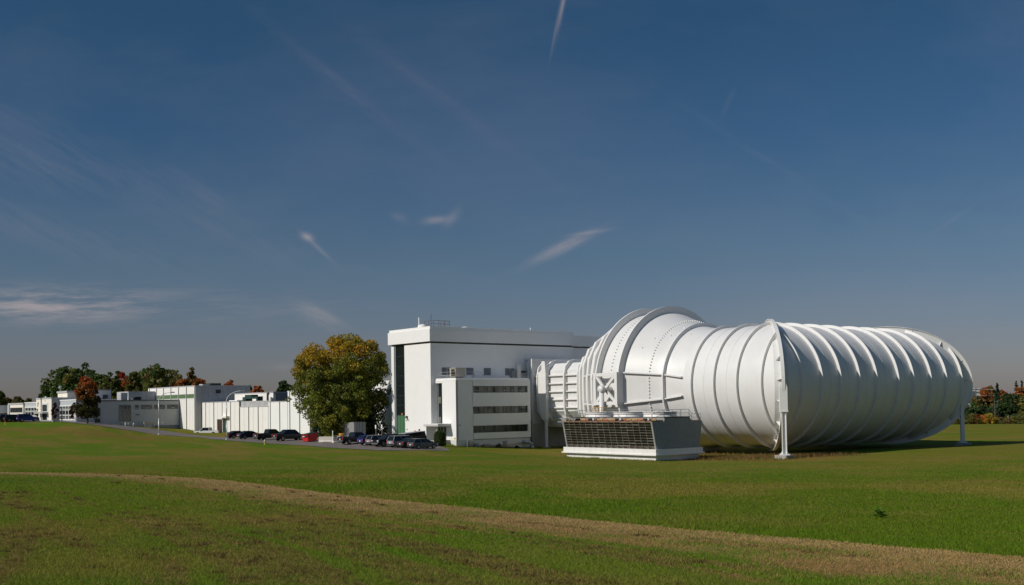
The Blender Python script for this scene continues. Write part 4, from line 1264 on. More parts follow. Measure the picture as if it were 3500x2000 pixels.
MB().box(-26.5, -24.9, 140, 142, 12.0, 12.5).build('roof_unit', cop_g, mh)
MB().box(-24.6, -22.0, 140, 142.5, 12.0, 12.7).build('roof_unit', green_k, mh)
# long panelled workshop
RP = -29.07
ws = site('panelled_workshop', 'long low white workshop of tall concrete panels with a brown and green door', 'building', RP, 105, 1.4)
def cx2(x):
    return onr(600 + x * .2198, 1390, RP)[0]
MB().box(RP + 0.14, -14, 114.8, 134.39, 0.5, 8.15).box(RP + 0.14, -14, 100.9, 114.79, 0.5, 6.98).box(RP + 0.14, -14, 93.0, 100.89, 0.5, 7.9).box(RP + 0.14, -14, 80.5, 92.99, 0.5, 9.82).box(-17.5, -12, 60.9, 80.4, 0.0, 11.5).build('core', joint_shade, ws)
def panels(xs, z1, m=pan_w, gap=0.13, thin=()):
    ls = sorted([cx2(x) for x in xs])
    for a, b2 in zip(ls[:-1], ls[1:]):
        MB().box(RP, RP + 0.139, a + gap, b2 - gap * 0.25, 0.5, z1).build('panel', m, ws)
for xs in ((412, 465), (473, 527, 590), (601, 655, 721), (729, 785, 851), (861, 920, 988)):
    panels(xs, 8.1, pan_w, 0.06)
for xs in ((1003, 1065, 1132), (1144, 1208, 1279), (1291, 1355, 1440)):
    panels(xs, 6.95, pan_w, 0.06)
panels((1443, 1468), 7.85, pan_w2, 0.04)
panels((1478, 1614), 7.85, pan_w2, 0.06)
panels((1626, 1742), 7.85, pan_w2, 0.06)
panels((1745, 1771), 9.8, pan_w2, 0.04)
panels((1783, 1924), 9.8, pan_w2, 0.06)
panels((1937, 2085), 9.8, pan_w2, 0.06)
for k in range(6):
    MB().box(-17.7, -17.501, 61.0 + k * 3.25, 61.0 + k * 3.25 + 3.1, 0.0, 11.5).build('panel', pan_w2, ws)
MB().box(RP - 0.06, -14, 114.8, 134.39, 8.15, 8.28).build('coping', cop_g, ws)
MB().box(RP - 0.06, -14, 93.0, 100.9, 7.9, 8.02).build('coping', cop_g, ws)
MB().box(RP - 0.06, -14, 80.4, 93.0, 9.82, 9.95).build('coping', white_c, ws)
MB().box(RP - 0.06, RP + 0.6, 100.9, 114.8, 6.98, 7.08).build('coping', cop_g, ws)
MB().box(RP + 0.35, RP + 0.6, 100.9, 114.8, 7.08, 8.2).build('upper_wall', stain_g, ws)
MB().box(-24, -15, 109.3, 128.2, 8.1, 9.95).build('roof_house', pan_w, ws)
MB().box(-24.1, -14.9, 109.2, 128.3, 9.95, 10.08).build('coping', cop_g, ws)
MB().box(-23.6, -15.5, 109.1, 109.19, 8.1, 9.9).build('painted_shade_panel', cop_d, ws)  # dark sheet paints the shade on the roof house's end
dl = [cx2(x) for x in (648, 729, 737, 785)]
dd = MB().box(RP - 0.06, RP - 0.001, dl[1], dl[0], 1.0, 4.45).build('door', brown_d, ws)
for k in range(4):
    MB().box(RP - 0.10, RP - 0.061, dl[1] + 0.08, dl[0] - 0.08, 1.75 + k * 0.67, 2.36 + k * 0.67).build('door_panel', brown_d, dd)
MB().box(RP - 0.06, RP - 0.001, dl[3], dl[2], 1.0, 4.45).build('door', green_k2, ws)
mb = MB()
for k in range(5):
    mb.box(RP - 0.09, RP - 0.002, dl[2] + 0.02, dl[1] - 0.02, 1.7 + k * 0.56, 2.12 + k * 0.56)
mb.build('door_light', frame_w, ws)
MB().box(RP - 0.8, RP - 0.001, cx2(838), cx2(728), 4.75, 5.15).build('door_canopy', pan_w, ws)
def rp2(x, y, r=-27.5):
    return onr(600 + x * .2198, 1220 + y * .2198, r)
d0 = rp2(1075, 680)[0]; d1 = rp2(1125, 600)[0]; d2 = rp2(1215, 600)[0]; d3 = rp2(1310, 640)[0]
mb = MB().box(-28, -26.5, d1 + 0.0, d0, 8.1, 9.1).box(-28, -26.5, d2, d1 + 0.4, 8.7, 9.55).box(-28, -26.8, d3, d2, 8.75, 9.15).box(-28, -26.8, d3, d3 + 0.7, 8.1, 8.8)
mb.build('roof_duct', green_k, ws)
q = rp2(1432, 600)[0]
MB().path([(-27.5, q, 8.0), (-27.5, q, 9.55), (-27.5, q - 0.25, 9.8), (-27.5, q - 0.5, 9.55)], 0.22, 10).build('gooseneck', mat('rust_brown_pipe', (0.07, 0.045, 0.035), 0.7, 0.2, 2), ws)
MB().path([(-24.4, rp2(1480, 640, -24.4)[0], 8.1), (-24.4, rp2(1480, 640, -24.4)[0], 9.0)], 0.35, 12, 0.3).build('roof_vent', white_c, ws)
a, b2 = rp2(860, 680, -28)[0], rp2(985, 680, -28)[0]
MB().box(-28.4, -27, b2, a, 8.2, 8.5).build('skylight', white_c, ws)
# grey laboratory wing
g0, h0 = 330.0, 390 / 2469.0
def gw(x, y):
    return onl(g0 + x * h0, 1250 + y * h0, 143.4)
lab = site('laboratory_wing', 'low grey metal clad wing with small square windows and one tall dark window', 'building', -42, 143.4, 3.0)
MB().box(-53.6, RH - 0.16, 143.4, 170, 1.5, 8.72).build('wall', grey_w, lab)
MB().box(-53.65, RH - 0.16, 143.3, 170, 8.72, 9.02).build('coping', cop_d, lab)
MB().box(-36.5, RH - 0.16, 143.28, 143.399, 1.0, 3.2).build('plinth', cop_d, lab)
win_l(lab, 143.4, gw(490, 900)[0], gw(742, 900)[0], 6.92, 7.86, 3, 1, glass_d, frame_g, 0.12)
win_l(lab, 143.4, gw(490, 900)[0], gw(742, 900)[0], 4.35, 6.80, 3, 2, glass_d, frame_g, 0.12, mats=[glass_g, glass_d, glass_g, glass_d])
for (xa, xb, n) in ((837, 910, 1), (963, 1197, 3), (1252, 1478, 3), (1533, 1758, 3)):
    w = win_l(lab, 143.4, gw(xa, 900)[0], gw(xb, 900)[0], 6.92, 7.85, n, 1, glass_g, frame_g, 0.07, mats=[glass_g, glass_d] if n > 1 else [glass_d])
    k = gw(xa, 900)[0] + (gw(xb, 900)[0] - gw(xa, 900)[0]) * (0.5 if n == 3 else 0.5)
    MB().box(k - 0.4, k + 0.4, 143.27, 143.299, 7.13, 7.2).build('blind_edge', frame_w, w)
a, b2 = gw(-40, 1080)[0], gw(80, 1080)[0]
win_l(lab, 143.4, a, b2, 5.5, 7.3, 2, 2, glass_d, frame_g, 0.12)
MB().box(a - 0.1, b2 + 0.1, 143.2, 143.399, 5.0, 5.3).build('sill', cop_g, lab)
MB().box(a, b2, 143.33, 143.399, 4.1, 4.95).build('door', frame_d, lab)
MB().box(gw(865, 1060)[0], gw(930, 1060)[0], 143.1, 143.399, gw(865, 1075)[1], gw(865, 1046)[1]).build('wall_vent', cop_d, lab)
for (xa, xb, l, z1, m) in ((530, 672, 147, 10.7, stain_g), (690, 720, 146, 9.75, cop_g), (735, 795, 146, 9.5, white_c), (832, 965, 147, 9.75, dark_m)):
    ra_, rb_ = onl(g0 + xa * h0, 1360, l)[0], onl(g0 + xb * h0, 1360, l)[0]
    MB().box(ra_, rb_, l, l + 2, 9.0, z1).build('roof_unit', m, lab)
MB().box(onl(g0 + 690 * h0, 1360, 158)[0], RH - 0.2, 158, 166, 9.0, 11.2).build('roof_house', stain_g, lab)
ra_, rb_ = onl(g0 - 60 * h0, 1350, 152)[0], onl(g0 + 318 * h0, 1350, 152)[0]
MB().box(ra_, rb_, 152, 160, 9.0, 11.35).build('roof_house', grey_w, lab)
MB().box(ra_ - 0.1, rb_ + 0.1, 151.9, 160.1, 11.35, 11.6).build('coping', cop_d, lab)
ra_, rb_ = onl(g0 + 133 * h0, 1350, 152)[0], onl(g0 + 247 * h0, 1350, 152)[0]
MB().box(ra_, rb_, 151.93, 151.999, 9.1, 10.35).build('window', mat('blue_dark_glass', (0.03, 0.04, 0.07), 0.1, 0.2, 1), lab)
MB().box(ra_ - 0.9, ra_ - 0.1, 150.5, 151.9, 9.02, 9.35).build('roof_hatch', tan, lab)
# cream entrance building
R1, R2 = -53.7, -55.45
of = site('cream_office_building', 'cream office building with tall window bays and a projecting entrance tower', 'building', R2, 165, 4.3)
MB().box(R1, -45, 143.41, 155.34, 3.0, 9.05).build('wall', blue_g, of)
MB().box(R1 - 0.08, -45, 143.3, 155.34, 9.05, 9.28).build('coping', white_c, of)
win_r(of, R1, 144.2, 155.0, 4.85, 5.78, 5, 1, glass_d, frame_w, 0.28)
win_r(of, R1, 144.2, 155.0, 5.82, 7.0, 5, 1, glass_d, frame_w, 0.28)
w = win_r(of, R1, 144.2, 155.0, 7.03, 7.92, 5, 1, glass_d, frame_w, 0.28)
for k in range(5):
    c = 145.28 + k * 2.16
    MB().box(R1 - 0.09, R1 - 0.05, c - 0.5, c + 0.5, 7.35, 7.45).box(R1 - 0.09, R1 - 0.05, c - 0.5, c + 0.5, 7.05, 7.14).build('opening_light', frame_w, w)
    MB().box(R1 - 0.09, R1 - 0.05, c - 0.5, c + 0.5, 5.2, 5.27).build('opening_light', frame_w, w)
MB().box(R2, -46, 155.35, 162.75, 3.5, 9.55).build('tower', cream, of)
MB().box(R2 + 0.5, -46, 162.76, 163.8, 3.5, 9.6).build('recess_wall', tan, of)
MB().box(R2, -46, 163.81, 167.45, 3.5, 9.55).build('tower', cream, of)
MB().box(R2 + 0.05, -46, 155.25, 155.349, 4.9, 9.5).build('painted_shade_wall', cop_g, of)  # grey sheet over the cream tower side, its shade put into colour
MB().box(R2 - 0.06, -46, 155.2, 162.8, 9.56, 9.88).build('coping', cop_g, of)
MB().box(R2 - 0.06, -46, 163.75, 167.5, 9.56, 9.88).build('coping', cop_g, of)
MB().box(R2 + 0.06, -46, 155.28, 155.3, 9.3, 9.55)
dw = MB().box(R2 - 0.10, R2 - 0.001, 157.9, 162.5, 4.6, 8.75).build('door_surround', frame_w, of)
for k in range(4):
    a = 158.45 + k * 0.92
    MB().box(R2 - 0.14, R2 - 0.101, a, a + 0.84, 6.75, 8.3).build('pane', glass_g if k % 2 else glass_d, dw)
    MB().box(R2 - 0.14, R2 - 0.101, a, a + 0.84, 4.8, 6.2).build('pane', glass_d, dw)
MB().box(R2 - 1.3, R2 - 0.101, 157.7, 164.5, 6.28, 6.62).build('canopy', cop_g, of)
MB().box(R2 - 0.04, R2 - 0.001, 165.4, 166.2, 8.35, 8.85).build('emblem', cop_d, of)
MB().box(R2 - 0.04, R2 - 0.001, 160.1, 160.35, 8.95, 9.3).build('emblem', cop_d, of)
MB().lathe([(0.22, 9.88), (0.25, 10.05), (0.1, 10.2)], (R2 + 0.4, 161.2, 0), 12).build('roof_light', white_c, of)
MB().box(R2 + 0.4, -46, 167.46, 178.6, 3.5, 8.8).build('wall', blue_g, of)
MB().box(R2 + 0.3, -46, 167.46, 178.6, 8.8, 9.02).build('coping', white_c, of)
win_r(of, R2 + 0.4, 167.9, 178.0, 5.75, 6.83, 4, 1, glass_d, frame_w, 0.3)
win_r(of, R2 + 0.4, 167.9, 178.0, 6.86, 7.82, 4, 1, glass_d, frame_w, 0.3)
win_r(of, R2 + 0.4, 167.9, 178.0, 4.7, 5.72, 4, 1, glass_d, frame_w, 0.3)
MB().box(R2, -46, 178.61, 192.0, 3.5, 8.55).build('wall', cream, of)
MB().box(R2 - 0.1, -46, 178.5, 192.1, 8.55, 8.95).build('coping', cop_g, of)
MB().box(R2 - 0.25, R2 - 0.001, 190.6, 192.0, 3.5, 8.54).build('pilaster', blue_g, of)
win_r(of, R2, 179.2, 189.9, 6.7, 7.75, 8, 1, glass_d, frame_d, 0.12)
MB().box(R2 - 0.12, R2 - 0.001, 179.0, 190.1, 6.55, 6.64).build('sill', white_c, of)
MB().box(R2 + 6, -44, 164, 171.5, 8.9, 11.1).build('penthouse', cream, of)
MB().box(R2 + 5.8, -43.8, 163.8, 171.7, 11.1, 11.5).build('coping', cop_g, of)
MB().tube((R2 + 6.4, 171.0, 11.5), (R2 + 6.4, 171.0, 12.2), 0.06, n=8).lathe([(0.05, 12.2), (0.35, 12.3), (0.35, 12.7), (0.05, 12.85)], (R2 + 6.4, 171.0, 0), 12).build('roof_lamp', cop_g, of)
MB().box(R2 - 1.5, R2 - 0.002, 149.0, 163.5, 3.6, 4.75).build('planter_wall', grey_low, of)
# low white roofed shed behind the car park at the far left
p = at(12, 1424, 272)
sh = thing('low_shed', 'low white roofed shed behind the parked cars', 'shed', (p[0] - 4, p[1], 4.2), TH)
MB().box(-9, 9, -5, 5, -1, 2.3).build('wall', cop_d, sh)
MB().prism([(-9.5, 2.3), (9.5, 2.3), (8.5, 4.3), (-8.5, 4.3)], 'y', -5.4, 5.4).build('roof', white_c, sh)
for x in (-2.5, 1.5):
    MB().lathe([(0.5, 4.2), (0.5, 5.0), (0.8, 5.05), (0.3, 5.4)], (x, -2, 0), 10).build('roof_vent', white_c, sh)
# far white block at the right edge of the wood
p = at(3338, 1352, 420)
fb = thing('far_white_building', 'distant white flat roofed building showing above the wood', 'building', (p[0], p[1], g1(p[0], p[1]) - 0.5), 0.2)
_b = ORG
zt = at(3338, 1329, 420)[2] - (g1(p[0], p[1]) - 0.5)
MB().box(-6, 3.5, 0, 8, 0, zt).build('wall', white_c, fb)
MB().box(-6, -0.5, -0.1, 0, zt * 0.55, zt - 0.9).build('window', cop_d, fb)
MB().box(-0.2, 3.3, -0.1, 0, zt - 1.6, zt - 1.2).build('window', cop_d, fb)
MB().box(-6.2, 3.7, -0.2, 8.2, zt, zt + 0.25).build('coping', white_c, fb)
# ------------------------------------------------------------------ vehicles
tyre_m = mat('tyre_rubber', (0.018, 0.018, 0.018), 0.85, 0.1, 5)
rim_m = mat('alloy_rim', (0.30, 0.30, 0.31), 0.35, 0.1, 5, metal=0.7)
trim_m = mat('black_trim', (0.016, 0.016, 0.017), 0.6, 0.1, 5)
cglass = glass('car_glass', (0.010, 0.013, 0.013), 0.04)
lens_r = mat('red_lens', (0.34, 0.012, 0.012), 0.2, 0.1, 5)
lens_w = mat('clear_lens', (0.62, 0.62, 0.60), 0.15, 0.05, 5)
plate_m = mat('licence_plate', (0.70, 0.72, 0.74), 0.5, 0.05, 5)
CARS = {
    # length, width, wheel radius, wheel x (rear, front), body stations (x, top z, half width factor), cabin (rear base, rear roof, front roof, front base), belt z, roof z
    'hatch':  dict(L=4.45, W=1.77, wr=.32, wx=(-1.35, 1.35), st=[(-2.22, .80, .84), (-2.12, .98, .95), (-.9, .98, 1), (.7, .96, 1), (1.55, .90, .98), (2.05, .74, .92), (2.22, .55, .80)], cab=(-2.15, -1.75, .15, 1.25), belt=.95, roof=1.50),
    'sedan':  dict(L=4.55, W=1.77, wr=.32, wx=(-1.35, 1.35), st=[(-2.27, .72, .84), (-2.15, 1.0, .94), (-1.5, 1.01, .98), (-.9, .98, 1), (.7, .95, 1), (1.6, .88, .98), (2.12, .72, .92), (2.27, .52, .80)], cab=(-1.75, -1.0, .1, 1.15), belt=.95, roof=1.45),
    'wagon':  dict(L=4.7, W=1.82, wr=.34, wx=(-1.4, 1.42), st=[(-2.35, .80, .86), (-2.25, 1.02, .95), (-.9, 1.02, 1), (.8, 1.0, 1), (1.65, .95, .98), (2.2, .78, .92), (2.35, .55, .8)], cab=(-2.28, -1.95, .2, 1.3), belt=1.0, roof=1.62),
    'van':    dict(L=4.9, W=1.92, wr=.34, wx=(-1.45, 1.5), st=[(-2.45, .80, .88), (-2.38, 1.05, .96), (-.9, 1.05, 1), (1.1, 1.03, 1), (1.9, .95, .97), (2.3, .78, .92), (2.45, .55, .8)], cab=(-2.40, -2.1, .55, 1.75), belt=1.03, roof=1.75),
    'suv':    dict(L=4.6, W=1.85, wr=.37, wx=(-1.35, 1.4), st=[(-2.3, .85, .88), (-2.22, 1.1, .96), (-.9, 1.1, 1), (.8, 1.08, 1), (1.7, 1.02, .98), (2.15, .95, .94), (2.3, .62, .84)], cab=(-2.25, -2.0, .15, 1.0), belt=1.08, roof=1.78),
    'pickup': dict(L=5.6, W=1.95, wr=.39, wx=(-1.65, 1.85), st=[(-2.8, .82, .92), (-2.76, 1.12, .97), (-.75, 1.12, 1), (.9, 1.12, 1), (1.6, 1.08, .99), (2.6, 1.02, .96), (2.8, .68, .88)], cab=(-.72, -.55, .75, 1.5), belt=1.10, roof=1.82),
    'crew':   dict(L=5.6, W=2.0, wr=.39, wx=(-1.65, 1.75), st=[(-2.8, .85, .92), (-2.76, 1.18, .97), (-1.2, 1.18, 1), (.9, 1.15, 1), (1.6, 1.10, .99), (2.6, 1.02, .96), (2.8, .68, .88)], cab=(-1.6, -.8, .75, 1.55), belt=1.14, roof=1.88),
}
def make_car(name, label, cat, kind, col, loc, rot, rim=None, group=None, cap=False):
    d = CARS[kind]
    L_, W, wr = d['L'], d['W'], d['wr']
    pm = mat('car_paint_%03d_%03d_%03d' % tuple(int(c * 999) for c in col), col, 0.3, 0.03, 4, spec=0.35, coat=0.12)
    t = thing(name, label, cat, loc, rot, group)
    hw = W / 2
    zb = wr * 0.72
    mb = MB()
    secs = []
    for (x, zt, wf) in d['st']:
        w = hw * wf
        zlow = zb + (0.10 if abs(x) > L_ / 2 - 0.15 else 0.0)
        zm = zlow + (zt - zlow) * 0.55
        secs.append([(x, -w * .93, zlow), (x, -w, zlow + .14), (x, -w, zm), (x, -w * .965, zt - .07), (x, -w * .90, zt), (x, w * .90, zt), (x, w * .965, zt - .07), (x, w, zm), (x, w, zlow + .14), (x, w * .93, zlow)])
    n = 10
    vs = [p for s_ in secs for p in s_]
    fs = [(k * n + i, k * n + (i + 1) % n, (k + 1) * n + (i + 1) % n, (k + 1) * n + i) for k in range(len(secs) - 1) for i in range(n)]
    fs += [tuple(range(n))[::-1], tuple(range((len(secs) - 1) * n, len(secs) * n))]
    mb.add(vs, fs)
    body = mb.build('body', pm, t)
    xb, xr, xf, xa = d['cab']
    zbelt, zr = d['belt'] - .02, d['roof']
    wb, wt = hw * .93, hw * .74
    P = lambda x, y, z: (x, y, z)
    mb = MB()
    mb.hexa([(xb, -wb, zbelt), (xa, -wb, zbelt), (xa, wb, zbelt), (xb, wb, zbelt), (xr, -wt, zr - .05), (xf, -wt, zr - .05), (xf, wt, zr - .05), (xr, wt, zr - .05)])
    mb.build('windows', cglass, t)
    mb = MB()
    xm = (xr + xf) / 2
    mb.add([(xr - .06, -wt - .03, zr - .06), (xf + .08, -wt - .03, zr - .06), (xf + .08, wt + .03, zr - .06), (xr - .06, wt + .03, zr - .06), (xr + .05, -wt * .9, zr - .01), (xm, -wt * .9, zr), (xf - .08, -wt * .9, zr - .015), (xf - .08, wt * .9, zr - .015), (xm, wt * .9, zr), (xr + .05, wt * .9, zr - .01)],
           [(0, 3, 2, 1), (0, 1, 6, 5, 4), (2, 3, 9, 8, 7), (1, 2, 7, 6), (3, 0, 4, 9), (4, 5, 8, 9), (5, 6, 7, 8)])
    mb.build('roof', pm, t)
    for s_ in (-1, 1):
        for (x0, x1, w) in ((xa, xf, .045), (xb, xr, .06)):
            MB().tube((x0, s_ * wb, zbelt), (x1, s_ * wt, zr - .05), w, w * .9, 6).build('pillar', pm, t)
        if kind not in ('pickup',):
            for f_ in ((.36, .68) if kind in ('wagon', 'van', 'suv', 'hatch') else (.48,)):
                MB().tube((xb + (xa - xb) * (f_ + .06), s_ * wb * 1.005, zbelt), (xr + (xf - xr) * f_, s_ * wt * 1.01, zr - .05), .045, .04, 6).build('pillar', pm, t)
    if kind in ('pickup', 'crew'):
        x0, x1 = -L_ / 2 + .1, xb - .06
        MB().box(x0, x1, -hw * .82, hw * .82, d['belt'] + .021, d['belt'] + .03).build('bed_liner' if not cap else 'bed_cover', trim_m, t)
    for (x, tag_) in zip(d['wx'], 'rf'):
        for s_ in (-1, 1):
            w = MB().tube((x, s_ * (hw - .20), wr), (x, s_ * (hw + .01), wr), wr, n=20).build('wheel', tyre_m, t, True)
            MB().tube((x, s_ * (hw + .011), wr), (x, s_ * (hw + .022), wr), wr * .62, n=16).build('rim', rim or rim_m, w)
            mb = MB()
            m_ = 14
            for k in range(m_):
                a0, a1 = math.pi * k / m_, math.pi * (k + 1) / m_
                mb.add([(x + (wr + q) * math.cos(a), s_ * (hw + .006), wr + (wr + q) * math.sin(a)) for q, a in ((.0, a0), (.07, a0), (.07, a1), (.0, a1))], [(0, 1, 2, 3)])
            mb.build('wheel_arch', trim_m, t)
    xt = -L_ / 2
    zl = d['st'][1][1] - .22
    for s_ in (-1, 1):
        y = s_ * hw * (.80 if kind != 'sedan' else .74)
        hgt = .13 if kind in ('sedan',) else (.20 if kind in ('pickup', 'crew', 'suv') else .16)
        MB().obox((xt + .07, y, zl), (.06, 0, 0), (0, .11, 0), (.02, 0, hgt)).build('taillight', lens_r, t)
        zh = d['st'][-2][1] - .08
        MB().obox((L_ / 2 - .13, s_ * hw * .74, zh - .04), (.10, 0, 0), (0, .16, 0), (0, 0, .075)).build('headlight', lens_w, t)
        MB().box(xa - .28, xa - .12, s_ * (wb + .02), s_ * (wb + .20), zbelt + .02, zbelt + .16).build('mirror', pm, t)
    MB().obox((xt - .005, 0, zl - .12), (.012, 0, 0), (0, .16, 0), (0, 0, .08)).build('licence_plate', plate_m, t)
    MB().obox((xt + .02, 0, zb + .24), (.06, 0, 0), (0, hw * .88, 0), (0, 0, .09)).build('bumper', trim_m if kind not in ('pickup', 'crew') else rim_m, t)
    MB().obox((L_ / 2 - .02, 0, zb + .22), (.06, 0, 0), (0, hw * .80, 0), (0, 0, .10)).build('bumper', trim_m if kind not in ('pickup', 'crew') else rim_m, t)
    if kind in ('hatch', 'wagon', 'van', 'suv'):
        MB().obox(((xb + xr) / 2 - .05, 0, (zbelt + zr) / 2), (.012, 0, 0), (0, wt * .9, 0), ((xr - xb) * .30, 0, (zr - zbelt) * .30)).build('rear_window', cglass, t)
    return t
def park(px, py, side=0.9, dz=0.06):
    """pixel of the near flank's ground line -> centre of a car parked nose to the building"""
    p = hit(px, py)
    q = p[:2] + LV * side
    return (q[0], q[1], g1(q[0], q[1]) + dz)
G1 = 'cars parked in front of the hall'
BLK, DGR = (0.006, 0.007, 0.008), (0.018, 0.019, 0.018)
make_car('parked_car', 'grey hatchback with a white roof edge, last car in the row by the clipped bush', 'car', 'hatch', (0.085, 0.090, 0.092), park(1457, 1536.3), TH + .02, group=G1)
make_car('parked_car', 'dark car half hidden between the silver minivan and the grey hatchback', 'car', 'sedan', (0.03, 0.032, 0.034), park(1423, 1533.2), TH, group=G1)
make_car('minivan', 'silver minivan with wide red tail lights beside the black pickup with chrome front', 'minivan', 'van', (0.22, 0.23, 0.23), park(1391, 1530.6), TH + .03, group=G1)
make_car('pickup_truck', 'black pickup reversed in, its chrome bumper and headlights showing', 'pickup truck', 'crew', BLK, park(1346, 1527.8, 1.0), TH + math.pi + .03, group=G1)
make_car('parked_car', 'silver estate car between the small blue car and the black reversed pickup', 'car', 'wagon', (0.20, 0.205, 0.21), park(1314, 1524.6), TH, group=G1)
make_car('parked_car', 'small bright blue car tucked beside the long black pickup', 'car', 'hatch', (0.016, 0.040, 0.20), park(1283, 1522.0), TH, group=G1)
make_car('pickup_truck', 'long black pickup with open bed, first of the row beside the concrete barriers', 'pickup truck', 'pickup', BLK, park(1226, 1518.5, 1.0), TH, group=G1)
make_car('pickup_truck', 'black four door pickup parked right behind the red dumpster', 'pickup truck', 'crew', BLK, park(998, 1507.3, 1.0), TH, cap=True, group=G1)
make_car('pickup_truck', 'dull dark green pickup with an open bed beside the orange sign', 'pickup truck', 'pickup', DGR, park(932, 1503.8, 1.0), TH, rim=tyre_m, group=G1)
make_car('parked_car', 'dark blue saloon next to the orange sign', 'car', 'sedan', (0.012, 0.016, 0.038), park(862, 1501.2), TH, group=G1)
make_car('parked_car', 'black saloon at the far end of the row by the tall street lamp', 'car', 'sedan', (0.008, 0.009, 0.011), park(822, 1499.4), TH, group=G1)
make_car('pickup_truck', 'white pickup half hidden by the grass bank beside the panelled workshop', 'pickup truck', 'pickup', (0.62, 0.62, 0.61), (*fw(-31.4, 125.8)[:2], gs(-31.4, 125.8)), TH + 2.35)
G2 = 'cars in the far car park by the cream office'
make_car('parked_car', 'blue sport utility car in the far car park, last of its row', 'car', 'suv', (0.012, 0.030, 0.17), park(99, 1442.8), TH - .05, group=G2)
make_car('parked_car', 'dark hatchback beside the blue sport utility car', 'car', 'wagon', (0.02, 0.022, 0.024), park(55, 1442.3), TH, group=G2)
make_car('parked_car', 'very dark saloon between the white car and the dark hatchback', 'car', 'wagon', (0.03, 0.03, 0.03), park(36, 1442.2), TH, group=G2)
make_car('parked_car', 'white car near the yellow and red bollard', 'car', 'hatch', (0.55, 0.55, 0.55), park(17, 1442.2), TH, group=G2)
make_car('parked_car', 'pale grey car furthest along the far row', 'car', 'hatch', (0.16, 0.16, 0.17), park(-4, 1442.4), TH, group=G2)
# black camper trailer parked crosswise behind the row
q = fw(-34.0, 42.0); zq = g1(q[0], q[1])
tr = thing('camper_trailer', 'low black camper trailer with a sloped roof parked behind the minivan', 'trailer', (q[0], q[1], zq + 0.06), TH - 0.1)
MB().prism([(-1.9, .45), (1.7, .45), (2.0, 1.0), (1.7, 1.95), (-1.7, 1.65), (-1.9, 1.15)], 'y', -1.0, 1.0).build('body', mat('black_trailer', (0.010, 0.010, 0.011), 0.3, 0.1, 2), tr)
MB().prism([(-1.75, 1.65), (1.75, 1.96), (1.75, 2.03), (-1.75, 1.73)], 'y', -1.05, 1.05).build('roof', mat('grey_trailer_roof', (0.33, 0.33, 0.33), 0.5, 0.1, 2), tr)
for s_ in (-1, 1):
    MB().prism([(-1.2, 1.25), (1.2, 1.4), (1.2, 1.95), (-1.2, 1.75)], 'y', s_ * 1.001, s_ * 1.02).build('window', cglass, tr)
    MB().tube((0, s_ * .75, .33), (0, s_ * 1.02, .33), .33, n=18).build('wheel', tyre_m, tr, True)
MB().box(1.8, 2.9, -.06, .06, .42, .52).tube((2.7, 0, 0), (2.7, 0, .45), .05, n=6).build('drawbar', trim_m, tr)

# ------------------------------------------------------------------ street furniture and yard things
red_m = mat('dumpster_red', (0.50, 0.012, 0.010), 0.45, 0.12, 1.5, streak=0.2, dirt=(0.25, 0.02, 0.015))
p = hit(1055, 1512)
du = thing('dumpster', 'bright red dumpster with black lid and dark side pocket beside the black four door pickup', 'dumpster', (p[0], p[1] + 0.9, p[2] + 0.05), TH)
MB().prism([(-.80, .12), (.78, .12), (1.05, 1.55), (-1.05, 1.18), (-1.05, 1.05), (-.86, .9)], 'y', -.95, .95).build('body', red_m, du)
MB().hexa([(-1.1, -1.0, 1.18), (1.1, -1.0, 1.56), (1.1, 1.0, 1.56), (-1.1, 1.0, 1.18), (-1.1, -1.0, 1.24), (1.1, -1.0, 1.62), (1.1, 1.0, 1.62), (-1.1, 1.0, 1.24)]).build('lid', trim_m, du)
for s_ in (-1, 1):
    MB().box(-.55, .55, s_ * .951, s_ * 1.09, .72, .92).build('fork_pocket', red_m, du)
    for x in (-.6, .6):
        MB().tube((x, s_ * .8, 0), (x, s_ * .8, .13), .09, n=8).build('foot', trim_m, du)
MB().box(-.99, -.87, -.75, .9, .78, .98).build('fork_pocket', trim_m, du)
MB().box(-1.005, -.991, -.1, .7, .82, .93).build('number_plate', plate_m, du)
barr_m = mat('barrier_concrete', (0.66, 0.61, 0.53), 0.85, 0.12, 1.2, streak=0.4, dirt=(0.42, 0.38, 0.32), bump=0.2)
def barrier(px, py, rot, label, ln=2.3, dz=0.05):
    p = hit(px, py)
    b_ = thing('concrete_barrier', label, 'barrier', (p[0], p[1] + .3, p[2] + dz), rot, 'concrete barriers by the container')
    MB().prism([(-.30, 0.06), (-.30, .10), (-.13, .34), (-.09, .92), (.09, .92), (.13, .34), (.30, .10), (.30, 0.06)], 'y', -ln / 2, ln / 2).build('body', barr_m, b_)
    for y in (-ln * .35, ln * .35):
        MB().box(-.30, .30, y - .3, y + .3, 0, .06).build('foot', barr_m, b_)
    return b_
barrier(1115, 1513, TH + .85, 'pale concrete barrier with its broad side in the sun, next to the dumpster', 2.5)
barrier(1157, 1514.5, TH + math.pi / 2, 'shaded concrete barrier between the sunlit barrier and the long black pickup', 2.2)
p = hit(1152, 1512)
pc = thing('pallet_of_hose', 'yellow coiled hose lying behind the shaded barrier', 'hose', (p[0] + .4, p[1] + 2.2, g1(p[0] + .4, p[1] + 2.2)), TH)
MB().box(-.6, .6, -.5, .5, 0, .85).build('crate', concrete, pc)
for k in range(3):
    mb = MB()
    pts = [(.42 * math.cos(t), .42 * math.sin(t), .92 + k * .12) for t in np.linspace(0, 2 * math.pi, 15)]
    mb.path(pts, .07, 6).build('coil', yellow_m, pc)
p = hit(1134, 1512)
po = thing('white_bollard', 'slim white bollard standing behind the sunlit concrete barrier', 'bollard', (p[0], p[1] + 1.0, g1(p[0], p[1] + 1.0)), 0)
